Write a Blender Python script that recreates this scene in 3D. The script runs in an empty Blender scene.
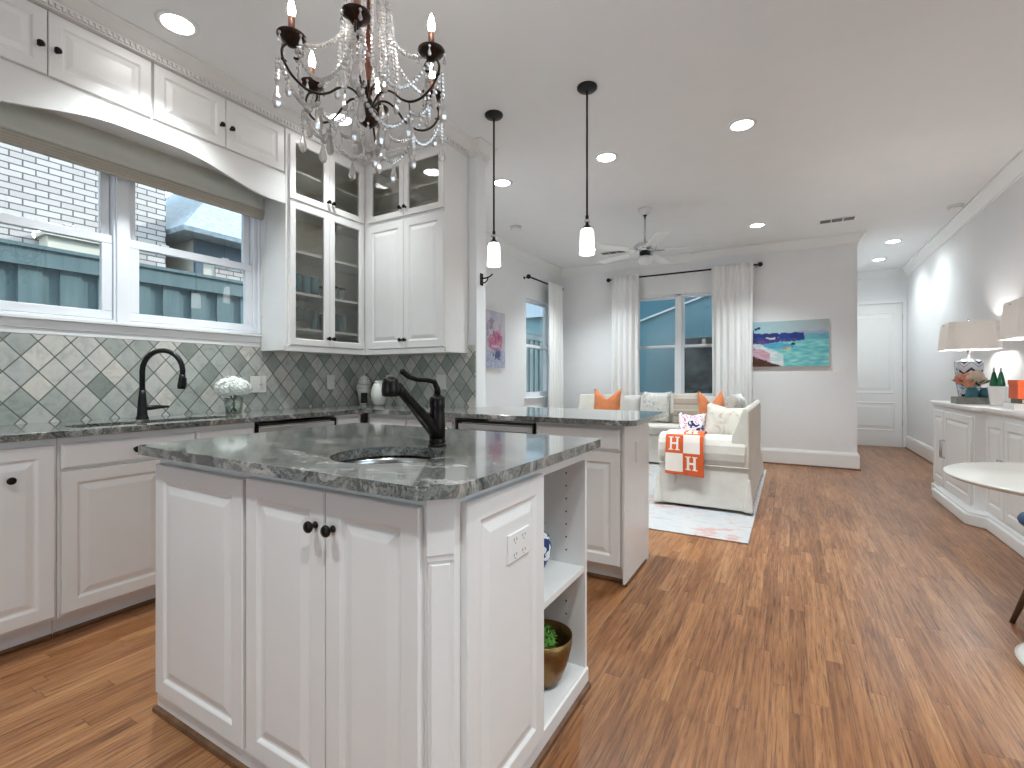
import bpy, bmesh, math, random
from mathutils import Vector, Matrix, noise
from mathutils.geometry import tessellate_polygon
random.seed(7)
PI = math.pi
SC = bpy.context.scene
COL = SC.collection

# ------------------------------------------------------------------ camera, sky, sun, exposure
cam_d = bpy.data.cameras.new('camera')
cam = bpy.data.objects.new('camera', cam_d)
COL.objects.link(cam)
cam_d.sensor_width = 36.0
cam_d.lens = 480.1 / 1024 * 36.0
cam_d.shift_y = -5.8 / 1024
cam_d.clip_start = 0.05
cam.location = (0, 0, 1.14)
cam.rotation_euler = (PI / 2, 0, 0.5244)
SC.camera = cam

world = bpy.data.worlds.new('sky')
SC.world = world
world.use_nodes = True
bg = world.node_tree.nodes['Background']
bg.inputs[0].default_value = (0.72, 0.86, 1.0, 1)
bg.inputs[1].default_value = 2.3

sun_d = bpy.data.lights.new('sun', 'SUN')
sun_d.energy = 3.0
sun_d.angle = 0.01
sun_d.color = (1.0, 0.95, 0.88)
sun = bpy.data.objects.new('sun', sun_d)
COL.objects.link(sun)
sun.rotation_euler = (0, math.radians(90 - 21.5), math.radians(68))

SC.view_settings.view_transform = 'Standard'
SC.view_settings.look = 'None'
SC.view_settings.gamma = 1.0
SC.view_settings.use_curve_mapping = False
SC.view_settings.exposure = 1.0
SC.cycles.max_bounces = 12
SC.cycles.diffuse_bounces = 6
SC.cycles.glossy_bounces = 5
SC.cycles.transmission_bounces = 10
SC.cycles.transparent_max_bounces = 24
SC.cycles.caustics_reflective = False
SC.cycles.caustics_refractive = False
SC.cycles.sample_clamp_indirect = 6.0
SC.cycles.use_denoising = True

DOWNLIGHT = 128.0      # watts of each recessed lamp

# ------------------------------------------------------------------ materials
class NT:
    def __init__(s, name):
        s.mat = bpy.data.materials.new(name)
        s.mat.use_nodes = True
        s.t = s.mat.node_tree
        s.t.nodes.clear()
        s.out = s.n('ShaderNodeOutputMaterial')
    def n(s, ty, **kw):
        nd = s.t.nodes.new(ty)
        for k, v in kw.items():
            setattr(nd, k, v)
        return nd
    def link(s, a, b):
        s.t.links.new(a, b)
    def put(s, sock, v):
        if isinstance(v, bpy.types.NodeSocket):
            s.link(v, sock)
        elif isinstance(v, (tuple, list)) and len(v) == 3 and sock.type == 'RGBA':
            sock.default_value = (*v, 1)
        else:
            sock.default_value = v
    def m(s, op, a, b=0.0, c=0.0):
        nd = s.n('ShaderNodeMath', operation=op)
        s.put(nd.inputs[0], a); s.put(nd.inputs[1], b); s.put(nd.inputs[2], c)
        return nd.outputs[0]
    def obj(s):
        return s.n('ShaderNodeTexCoord').outputs['Object']
    def sep(s, v):
        nd = s.n('ShaderNodeSeparateXYZ'); s.link(v, nd.inputs[0]); return nd.outputs
    def comb(s, x, y, z):
        nd = s.n('ShaderNodeCombineXYZ')
        s.put(nd.inputs[0], x); s.put(nd.inputs[1], y); s.put(nd.inputs[2], z)
        return nd.outputs[0]
    def scale(s, v, sc):
        nd = s.n('ShaderNodeMapping'); s.link(v, nd.inputs[0]); nd.inputs['Scale'].default_value = sc
        return nd.outputs[0]
    def noise(s, v, sc, det=3.0, rough=0.55, dist=0.0, col=False):
        nd = s.n('ShaderNodeTexNoise'); s.link(v, nd.inputs['Vector'])
        nd.inputs['Scale'].default_value = sc; nd.inputs['Detail'].default_value = det
        nd.inputs['Roughness'].default_value = rough; nd.inputs['Distortion'].default_value = dist
        return nd.outputs['Color' if col else 'Fac']
    def white(s, v):
        nd = s.n('ShaderNodeTexWhiteNoise'); s.link(v, nd.inputs['Vector']); return nd.outputs
    def ramp(s, f, stops, interp='LINEAR'):
        nd = s.n('ShaderNodeValToRGB'); s.link(f, nd.inputs[0])
        cr = nd.color_ramp; cr.interpolation = interp
        while len(cr.elements) < len(stops): cr.elements.new(0.5)
        for e, (p, c) in zip(cr.elements, stops):
            e.position = p; e.color = (*c, 1) if len(c) == 3 else c
        return nd.outputs[0]
    def mix(s, f, a, b, blend='MIX'):
        nd = s.n('ShaderNodeMix', data_type='RGBA', blend_type=blend)
        s.put(nd.inputs[0], f); s.put(nd.inputs[6], a); s.put(nd.inputs[7], b)
        return nd.outputs[2]
    def bump(s, h, st=0.2, d=0.01):
        nd = s.n('ShaderNodeBump'); s.link(h, nd.inputs['Height'])
        nd.inputs['Strength'].default_value = st; nd.inputs['Distance'].default_value = d
        return nd.outputs[0]
    def pbsdf(s, col=(0.8, 0.8, 0.8), rough=0.5, metal=0.0, normal=None, **kw):
        p = s.n('ShaderNodeBsdfPrincipled')
        s.put(p.inputs['Base Color'], col); s.put(p.inputs['Roughness'], rough); s.put(p.inputs['Metallic'], metal)
        if normal is not None: s.link(normal, p.inputs['Normal'])
        for k, v in kw.items(): s.put(p.inputs[k.replace('_', ' ')], v)
        return p
    def done(s, sh):
        s.link(sh.outputs[0] if hasattr(sh, 'outputs') else sh, s.out.inputs[0]); return s.mat

def simple(name, col, rough=0.5, metal=0.0, var=0.04, sc=6.0, bump=0.0, bsc=200.0, **kw):
    t = NT(name); v = t.obj()
    f = t.noise(v, sc)
    c2 = tuple(max(0, c * (1 - var)) for c in col); c1 = tuple(min(1, c * (1 + var)) for c in col)
    c = t.ramp(f, [(0.3, c2), (0.7, c1)])
    nm = t.bump(t.noise(v, bsc, 2), bump, 0.002) if bump else None
    return t.done(t.pbsdf(c, rough, metal, nm, **kw))

def emit(name, col, st):
    t = NT(name); e = t.n('ShaderNodeEmission'); t.put(e.inputs[0], col); e.inputs[1].default_value = st
    return t.done(e)

def pane_mat(name, tint=(0.95, 0.97, 0.97), gl=0.07, rough=0.0):
    t = NT(name)
    a = t.n('ShaderNodeBsdfTransparent'); t.put(a.inputs[0], tint)
    b = t.n('ShaderNodeBsdfGlossy'); b.inputs['Roughness'].default_value = rough
    lw = t.n('ShaderNodeLayerWeight'); lw.inputs[0].default_value = 0.25
    f = t.m('ADD', t.m('MULTIPLY', lw.outputs['Fresnel'], 0.5), gl * 0.5)
    mx = t.n('ShaderNodeMixShader'); t.link(f, mx.inputs[0]); t.link(a.outputs[0], mx.inputs[1]); t.link(b.outputs[0], mx.inputs[2])
    return t.done(mx)

def floor_mat():
    t = NT('oak_strip_floor'); v = t.obj(); x, y, z = t.sep(v)
    w = 0.062
    u = t.m('DIVIDE', x, w); row = t.m('FLOOR', u); fx = t.m('SUBTRACT', u, row)
    r1 = t.white(t.comb(row, 3.3, 0))[0]
    yy = t.m('ADD', t.m('DIVIDE', y, 0.85), t.m('MULTIPLY', r1, 9.0)); pid = t.m('FLOOR', yy); fy = t.m('SUBTRACT', yy, pid)
    rnd = t.white(t.comb(row, pid, 1.7))[0]
    gv = t.comb(t.m('ADD', x, t.m('MULTIPLY', rnd, 7.0)), t.m('MULTIPLY', y, 0.052), rnd)
    g1 = t.noise(gv, 46.0, 6, 0.68, 1.1)
    g2 = t.noise(t.comb(x, t.m('MULTIPLY', y, 0.035), rnd), 150.0, 5, 0.72, 0.5)
    g3 = t.noise(t.comb(x, t.m('MULTIPLY', y, 0.45), 0.0), 2.2, 3, 0.6)
    tone = t.m('ADD', t.m('MULTIPLY', rnd, 0.13), t.m('ADD', t.m('MULTIPLY', g1, 0.62), t.m('MULTIPLY', g3, 0.30)))
    col = t.ramp(tone, [(0.33, (0.085, 0.030, 0.010)), (0.46, (0.205, 0.080, 0.028)), (0.57, (0.305, 0.134, 0.052)), (0.72, (0.43, 0.222, 0.098))])
    fleck = t.ramp(g2, [(0.36, (0.22, 0.17, 0.14)), (0.49, (1, 1, 1))])
    col = t.mix(0.75, col, fleck, 'MULTIPLY')
    ex = t.m('MINIMUM', fx, t.m('SUBTRACT', 1.0, fx)); ey = t.m('MINIMUM', fy, t.m('SUBTRACT', 1.0, fy))
    gap = t.m('MINIMUM', t.m('DIVIDE', ex, 0.030), t.m('DIVIDE', ey, 0.0035)); gap = t.m('MINIMUM', gap, 1.0)
    col = t.mix(t.m('ADD', t.m('MULTIPLY', gap, 0.6), 0.4), (0.05, 0.022, 0.010), col)
    rough = t.ramp(g1, [(0.2, (0.36,) * 3), (0.8, (0.27,) * 3)])
    nm = t.bump(t.m('ADD', gap, t.m('MULTIPLY', g2, 0.25)), 0.25, 0.002)
    return t.done(t.pbsdf(col, rough, 0, nm, Specular_IOR_Level=0.42, Coat_Weight=0.10, Coat_Roughness=0.25))

def granite_mat():
    t = NT('green_granite'); v = t.obj()
    d = t.noise(v, 2.2, 4, 0.6, col=True)
    vm = t.n('ShaderNodeVectorMath', operation='MULTIPLY_ADD'); t.link(d, vm.inputs[0]); vm.inputs[1].default_value = (0.5,) * 3; t.link(v, vm.inputs[2])
    vv = t.scale(vm.outputs[0], (0.30, 1.35, 1.0))
    band = t.noise(vv, 13.0, 6, 0.62, 0.8)
    fine = t.noise(v, 60.0, 4, 0.7)
    tone = t.m('ADD', t.m('MULTIPLY', band, 0.8), t.m('MULTIPLY', fine, 0.25))
    c = t.ramp(tone, [(0.36, (0.014, 0.015, 0.015)), (0.44, (0.065, 0.070, 0.066)), (0.49, (0.22, 0.235, 0.218)), (0.525, (0.060, 0.056, 0.050)), (0.57, (0.22, 0.225, 0.205)), (0.68, (0.46, 0.44, 0.405))])
    rust = t.noise(v, 5.0, 2)
    c = t.mix(t.m('MULTIPLY', t.m('GREATER_THAN', rust, 0.60), 0.30), c, (0.16, 0.105, 0.065))
    return t.done(t.pbsdf(c, 0.10, 0, None, Specular_IOR_Level=0.8, Coat_Weight=0.35, Coat_Roughness=0.05))

def tile_mat():
    t = NT('harlequin_slate_tile'); v = t.obj(); x, y, z = t.sep(v)
    a = t.m('DIVIDE', t.m('ADD', t.m('SUBTRACT', y, x), -3.3 - 0.828), 0.1275)   # along either wall
    b = t.m('DIVIDE', t.m('ADD', z, -1.25), 0.154)
    p = t.m('ADD', a, b); q = t.m('SUBTRACT', a, b)
    ip = t.m('FLOOR', p); iq = t.m('FLOOR', q); fp = t.m('SUBTRACT', p, ip); fq = t.m('SUBTRACT', q, iq)
    r = t.white(t.comb(ip, iq, 2.0)); r0 = r[0]
    base = t.ramp(r0, [(0.0, (0.25, 0.275, 0.245)), (0.18, (0.35, 0.375, 0.345)), (0.42, (0.46, 0.48, 0.455)), (0.68, (0.53, 0.53, 0.50)), (0.86, (0.61, 0.585, 0.54)), (1.0, (0.66, 0.625, 0.57))])
    n1 = t.noise(t.comb(t.m('ADD', a, t.m('MULTIPLY', r0, 20.0)), b, r0), 2.2, 5, 0.65, 0.8)
    sh = t.ramp(n1, [(0.3, (0.72, 0.75, 0.74)), (0.5, (0.97, 0.97, 0.96)), (0.72, (1.12, 1.08, 1.02))])
    col = t.mix(1.0, base, sh, 'MULTIPLY')
    e = t.m('MINIMUM', t.m('MINIMUM', fp, t.m('SUBTRACT', 1.0, fp)), t.m('MINIMUM', fq, t.m('SUBTRACT', 1.0, fq)))
    g = t.ramp(e, [(0.022, (0, 0, 0)), (0.036, (1, 1, 1))])
    col = t.mix(g, (0.13, 0.135, 0.12), col)
    nm = t.bump(t.m('ADD', g, t.m('MULTIPLY', n1, 0.3)), 0.35, 0.004)
    return t.done(t.pbsdf(col, 0.42, 0, nm))

def brick_mat():
    t = NT('white_painted_brick'); v = t.obj(); x, y, z = t.sep(v)
    vv = t.comb(t.m('ADD', x, y), z, 0.0)
    b = t.n('ShaderNodeTexBrick'); t.link(vv, b.inputs['Vector'])
    b.inputs['Scale'].default_value = 1.0; b.inputs['Brick Width'].default_value = 0.235; b.inputs['Row Height'].default_value = 0.078
    b.inputs['Mortar Size'].default_value = 0.008; b.inputs['Mortar Smooth'].default_value = 0.1
    t.put(b.inputs['Color1'], (0.47, 0.445, 0.42)); t.put(b.inputs['Color2'], (0.39, 0.355, 0.335)); t.put(b.inputs['Mortar'], (0.09, 0.08, 0.08))
    return t.done(t.pbsdf(b.outputs[0], 0.8, 0, t.bump(b.outputs[1], 0.5, -0.01)))

def fence_mat():
    t = NT('weathered_teal_fence'); v = t.obj(); x, y, z = t.sep(v)
    g = t.noise(t.comb(x, t.m('MULTIPLY', y, 8.0), z), 3.0, 4, 0.6)
    c = t.ramp(g, [(0.3, (0.075, 0.128, 0.140)), (0.7, (0.118, 0.180, 0.190))])
    return t.done(t.pbsdf(c, 0.8))

def fabric(name, col, sc=500.0, var=0.06, bump=0.25, **kw):
    t = NT(name); v = t.obj()
    f = t.noise(v, 9.0, 3); wv = t.noise(v, sc, 2)
    c = t.ramp(f, [(0.3, tuple(a * (1 - var) for a in col)), (0.7, tuple(min(1, a * (1 + var)) for a in col))])
    return t.done(t.pbsdf(c, 0.9, 0, t.bump(wv, bump, 0.002), Sheen_Weight=0.15, **kw))

def print_fabric(name, stops, sc, dist=1.2):
    t = NT(name); v = t.obj()
    f = t.noise(v, sc, 2, 0.5, dist)
    c = t.ramp(f, stops, 'CONSTANT')
    return t.done(t.pbsdf(c, 0.9, 0, t.bump(t.noise(v, 400, 2), 0.2, 0.002)))

def stripe_fabric(name, stops, period, axis=0):
    t = NT(name); s = t.sep(t.obj())[axis]
    f = t.m('FRACT', t.m('DIVIDE', s, period))
    return t.done(t.pbsdf(t.ramp(f, stops, 'CONSTANT'), 0.9))

M = {}
M['paint'] = simple('white_cabinet_paint', (0.75, 0.735, 0.715), 0.33, var=0.015)
M['inside'] = simple('cabinet_interior_paint', (0.72, 0.68, 0.60), 0.5, var=0.02)
M['wall'] = simple('wall_paint', (0.78, 0.785, 0.79), 0.6, var=0.01, bump=0.03)
M['ceil'] = simple('ceiling_paint', (0.80, 0.80, 0.80), 0.75, var=0.01, bump=0.05)
M['trim'] = simple('trim_paint', (0.80, 0.80, 0.79), 0.35, var=0.01)
M['vinyl'] = simple('white_vinyl', (0.80, 0.82, 0.85), 0.35, var=0.01)
M['floor'] = floor_mat()
M['granite'] = granite_mat()
M['tile'] = tile_mat()
M['brick'] = brick_mat()
M['fence'] = fence_mat()
M['bronze'] = simple('oil_rubbed_bronze', (0.016, 0.013, 0.012), 0.32, 0.75, var=0.3, sc=20)
M['black'] = simple('black_metal', (0.012, 0.012, 0.013), 0.4, 0.5, var=0.2)
M['iron'] = simple('brown_wrought_iron', (0.035, 0.020, 0.015), 0.38, 0.8, var=0.5, sc=30)
M['copper'] = simple('aged_copper', (0.20, 0.085, 0.055), 0.4, 0.7, var=0.3, sc=30)
M['steel'] = simple('stainless_steel', (0.55, 0.55, 0.54), 0.25, 1.0, var=0.05)
M['chrome'] = simple('brushed_nickel', (0.60, 0.60, 0.60), 0.2, 1.0, var=0.05)
M['wood'] = simple('stained_oak_trim', (0.13, 0.062, 0.030), 0.4, var=0.35, sc=25)
M['chairwood'] = simple('dark_walnut', (0.085, 0.045, 0.026), 0.35, var=0.3, sc=30)
M['gap'] = simple('shadowy_gap', (0.02, 0.018, 0.016), 0.9)
M['pane'] = pane_mat('window_glass')
M['cabglass'] = pane_mat('cabinet_glass', (0.90, 0.91, 0.89), 0.10, 0.03)
M['lens'] = emit('lamp_lens', (1.0, 0.985, 0.965), 14.0)
M['bulb'] = emit('candle_bulb', (1.0, 0.95, 0.88), 62.0)
M['outlet'] = simple('outlet_plastic', (0.78, 0.76, 0.71), 0.35, var=0.01)
M['slip'] = fabric('slipcover_linen', (0.62, 0.595, 0.54))
M['slipgrey'] = fabric('grey_linen', (0.50, 0.49, 0.47))
M['curtain'] = None
M['orange'] = fabric('orange_velvet', (0.60, 0.20, 0.075), var=0.15)
M['throw_o'] = fabric('orange_wool', (0.62, 0.095, 0.015), var=0.08)
M['throw_c'] = fabric('cream_wool', (0.80, 0.74, 0.68), var=0.03)
M['floral'] = print_fabric('floral_print', [(0, (0.60, 0.58, 0.54)), (0.46, (0.66, 0.64, 0.59)), (0.56, (0.42, 0.45, 0.46)), (0.60, (0.34, 0.38, 0.42)), (0.64, (0.66, 0.64, 0.59))], 11.0)
M['beigeprint'] = print_fabric('beige_print', [(0, (0.66, 0.63, 0.56)), (0.50, (0.62, 0.59, 0.52)), (0.60, (0.50, 0.42, 0.35)), (0.65, (0.64, 0.61, 0.55))], 9.0)
M['navyprint'] = print_fabric('navy_pink_print', [(0, (0.03, 0.03, 0.12)), (0.42, (0.78, 0.76, 0.78)), (0.56, (0.65, 0.16, 0.33)), (0.62, (0.78, 0.76, 0.78)), (0.70, (0.06, 0.05, 0.20))], 16.0)
M['tanstripe'] = stripe_fabric('tan_stripe', [(0, (0.45, 0.36, 0.29)), (0.42, (0.62, 0.60, 0.55)), (0.5, (0.50, 0.43, 0.36)), (0.92, (0.24, 0.20, 0.17))], 0.16, 2)
M['ceramic'] = simple('white_ceramic', (0.78, 0.77, 0.74), 0.2, var=0.02)
M['openwork'] = simple('cream_openwork', (0.70, 0.68, 0.63), 0.45, var=0.05)
M['gold'] = simple('hammered_brass', (0.23, 0.135, 0.05), 0.38, 0.85, var=0.15, sc=40, bump=0.4, bsc=60)
M['moss'] = simple('green_moss', (0.10, 0.25, 0.035), 0.9, var=0.7, sc=70, bump=0.8, bsc=120)
M['leaf'] = simple('green_leaf', (0.035, 0.12, 0.03), 0.5, var=0.4, sc=30)
M['petal'] = simple('white_petal', (0.80, 0.83, 0.78), 0.6, var=0.05, sc=30)
M['pinkpetal'] = simple('coral_petal', (0.70, 0.30, 0.20), 0.6, var=0.3, sc=40)
M['creampetal'] = simple('cream_petal', (0.75, 0.62, 0.50), 0.6, var=0.1, sc=40)
M['tablewhite'] = simple('cream_lacquer', (0.66, 0.63, 0.58), 0.25, var=0.01)
M['blue'] = simple('navy_blue_fabric', (0.012, 0.055, 0.14), 0.6, var=0.1)
M['tray'] = simple('grey_weathered_wood', (0.22, 0.22, 0.20), 0.7, var=0.3, sc=30)
M['orangebox'] = simple('orange_box_paper', (0.72, 0.12, 0.03), 0.5, var=0.04)
M['paper'] = simple('book_paper', (0.74, 0.72, 0.67), 0.7, var=0.06)
M['lampshade'] = None
M['roofing'] = simple('grey_blue_shingles', (0.27, 0.33, 0.37), 0.9, var=0.25, sc=14)
M['siding'] = simple('beige_siding', (0.55, 0.53, 0.45), 0.8, var=0.03)
M['darkblue'] = simple('slate_blue_trim', (0.06, 0.10, 0.13), 0.7, var=0.1)
M['stucco'] = simple('blue_grey_stucco', (0.075, 0.19, 0.24), 0.9, var=0.06, bump=0.2, bsc=60)
M['stucco2'] = simple('pale_blue_stucco', (0.155, 0.285, 0.325), 0.9, var=0.05)
M['stone'] = simple('dark_stone', (0.10, 0.105, 0.10), 0.85, var=0.7, sc=4, bump=0.8, bsc=8)
M['ground'] = simple('garden_soil', (0.16, 0.15, 0.11), 0.95, var=0.4, sc=5)
def sheer(name, col, k):
    t = NT(name); a = t.n('ShaderNodeBsdfDiffuse'); b = t.n('ShaderNodeBsdfTranslucent')
    f = t.ramp(t.noise(t.obj(), 300, 2), [(0.3, tuple(c * 0.95 for c in col)), (0.7, col)])
    t.link(f, a.inputs[0]); t.link(f, b.inputs[0])
    mx = t.n('ShaderNodeMixShader'); mx.inputs[0].default_value = k; t.link(a.outputs[0], mx.inputs[1]); t.link(b.outputs[0], mx.inputs[2])
    return t.done(mx)
M['shade1'] = sheer('roman_shade_linen', (0.90, 0.88, 0.82), 0.60)
def woven():
    t = NT('woven_shade'); z = t.sep(t.obj())[2]; f = t.m('FRACT', t.m('DIVIDE', z, 0.014))
    c = t.ramp(f, [(0, (0.74, 0.68, 0.58)), (0.5, (0.82, 0.77, 0.68)), (0.85, (0.62, 0.56, 0.47))], 'CONSTANT')
    c = t.mix(0.25, c, t.noise(t.obj(), 90, 3, col=True), 'MULTIPLY')
    a = t.n('ShaderNodeBsdfDiffuse'); b = t.n('ShaderNodeBsdfTranslucent'); t.link(c, a.inputs[0]); t.link(c, b.inputs[0])
    mx = t.n('ShaderNodeMixShader'); mx.inputs[0].default_value = 0.45; t.link(a.outputs[0], mx.inputs[1]); t.link(b.outputs[0], mx.inputs[2])
    return t.done(mx)
M['shade2'] = woven()
M['curtain'] = sheer('white_curtain', (0.90, 0.90, 0.885), 0.12)
M['chest'] = simple('white_sideboard_paint', (0.78, 0.79, 0.79), 0.35, var=0.01)

def glassy(name, col, rough=0.02):
    t = NT(name); return t.done(t.pbsdf(col, rough, 0, None, Transmission_Weight=1.0, IOR=1.45))
M['clearglass'] = pane_mat('clear_vase_glass', (0.90, 0.94, 0.93), 0.2)
M['greenglass'] = simple('green_bottle_glass', (0.004, 0.17, 0.06), 0.08, var=0.2, Transmission_Weight=0.35)
M['blueglass'] = simple('blue_glass', (0.14, 0.30, 0.36), 0.08, var=0.1, Transmission_Weight=0.4)
M['tealjar'] = simple('teal_glass_jar', (0.06, 0.25, 0.33), 0.08, var=0.3, Transmission_Weight=0.3)
def crystal_mat():
    t = NT('cut_crystal')
    g = t.n('ShaderNodeBsdfGlass'); g.inputs['IOR'].default_value = 1.5; g.inputs['Roughness'].default_value = 0.02
    d = t.n('ShaderNodeBsdfTranslucent'); t.put(d.inputs[0], (0.92, 0.88, 0.86))
    d2 = t.n('ShaderNodeBsdfDiffuse'); t.put(d2.inputs[0], (0.95, 0.93, 0.92))
    m0 = t.n('ShaderNodeMixShader'); m0.inputs[0].default_value = 0.5; t.link(d.outputs[0], m0.inputs[1]); t.link(d2.outputs[0], m0.inputs[2])
    m1 = t.n('ShaderNodeMixShader'); m1.inputs[0].default_value = 0.50; t.link(g.outputs[0], m1.inputs[1]); t.link(m0.outputs[0], m1.inputs[2])
    gl = t.n('ShaderNodeBsdfGlossy'); gl.inputs['Roughness'].default_value = 0.16; t.put(gl.inputs[0], (1, 0.98, 0.96))
    m2 = t.n('ShaderNodeMixShader'); m2.inputs[0].default_value = 0.30; t.link(m1.outputs[0], m2.inputs[1]); t.link(gl.outputs[0], m2.inputs[2])
    return t.done(m2)
M['crystal'] = crystal_mat()
def milk(name, col, glow):
    t = NT(name); p = t.pbsdf(col, 0.35); p.inputs['Emission Color'].default_value = (1.0, 0.97, 0.92, 1); p.inputs['Emission Strength'].default_value = glow
    return t.done(p)
M['milkglass'] = milk('lit_milk_glass', (0.85, 0.85, 0.84), 1.6)
M['fanglass'] = milk('frosted_glass', (0.72, 0.74, 0.76), 0.0)
def shade_mat():
    t = NT('lampshade_linen'); v = t.obj(); f = t.noise(v, 300, 2)
    c = t.ramp(f, [(0.3, (0.77, 0.76, 0.75)), (0.7, (0.82, 0.81, 0.80))])
    a = t.n('ShaderNodeBsdfDiffuse'); t.link(c, a.inputs[0]); b = t.n('ShaderNodeBsdfTranslucent'); t.put(b.inputs[0], (0.78, 0.74, 0.70))
    mx = t.n('ShaderNodeMixShader'); mx.inputs[0].default_value = 0.22; t.link(a.outputs[0], mx.inputs[1]); t.link(b.outputs[0], mx.inputs[2])
    return t.done(mx)
M['lampshade'] = shade_mat()
def rug_mat():
    t = NT('faded_pattern_rug'); v = t.obj(); x, y, z = t.sep(v)
    f = t.noise(v, 2.6, 3, 0.6, 0.8); g = t.noise(t.scale(v, (1.0, 3.5, 1.0)), 8.0, 3, 0.7)
    c = t.ramp(t.m('ADD', t.m('MULTIPLY', f, 0.6), t.m('MULTIPLY', g, 0.4)), [(0.35, (0.28, 0.32, 0.38)), (0.45, (0.39, 0.395, 0.41)), (0.54, (0.43, 0.425, 0.42)), (0.60, (0.41, 0.24, 0.22)), (0.66, (0.40, 0.385, 0.39)), (0.76, (0.44, 0.50, 0.58))])
    return t.done(t.pbsdf(c, 0.95, 0, t.bump(t.noise(v, 300, 2), 0.4, 0.004)))
M['rug'] = rug_mat()
def vcol_mat(name):
    t = NT(name); a = t.n('ShaderNodeVertexColor'); a.layer_name = 'paint'
    nm = t.bump(t.noise(t.obj(), 120, 3), 0.3, 0.002)
    return t.done(t.pbsdf(a.outputs[0], 0.55, 0, nm))
M['canvas'] = vcol_mat('painted_canvas')
def lampbase_mat():
    t = NT('navy_zigzag_ceramic'); x, y, z = t.sep(t.obj())
    h = t.m('ABSOLUTE', x); h2 = t.m('MAXIMUM', t.m('ABSOLUTE', y), h)
    s = t.m('MINIMUM', h, t.m('ABSOLUTE', y))
    tri = t.m('PINGPONG', s, 0.05)
    f = t.m('FRACT', t.m('DIVIDE', t.m('ADD', z, tri), 0.10))
    c = t.ramp(f, [(0, (0.012, 0.018, 0.045)), (0.24, (0.50, 0.55, 0.60)), (0.62, (0.55, 0.60, 0.64)), (0.70, (0.10, 0.14, 0.22)), (0.78, (0.50, 0.55, 0.60))], 'CONSTANT')
    return t.done(t.pbsdf(c, 0.2))
M['lampbase'] = lampbase_mat()
def bluewhite_mat():
    t = NT('blue_white_porcelain'); f = t.noise(t.obj(), 22, 2, 0.5, 1.0)
    return t.done(t.pbsdf(t.ramp(f, [(0, (0.02, 0.05, 0.16)), (0.48, (0.75, 0.78, 0.8))], 'CONSTANT'), 0.15))
M['bluewhite'] = bluewhite_mat()

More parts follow.
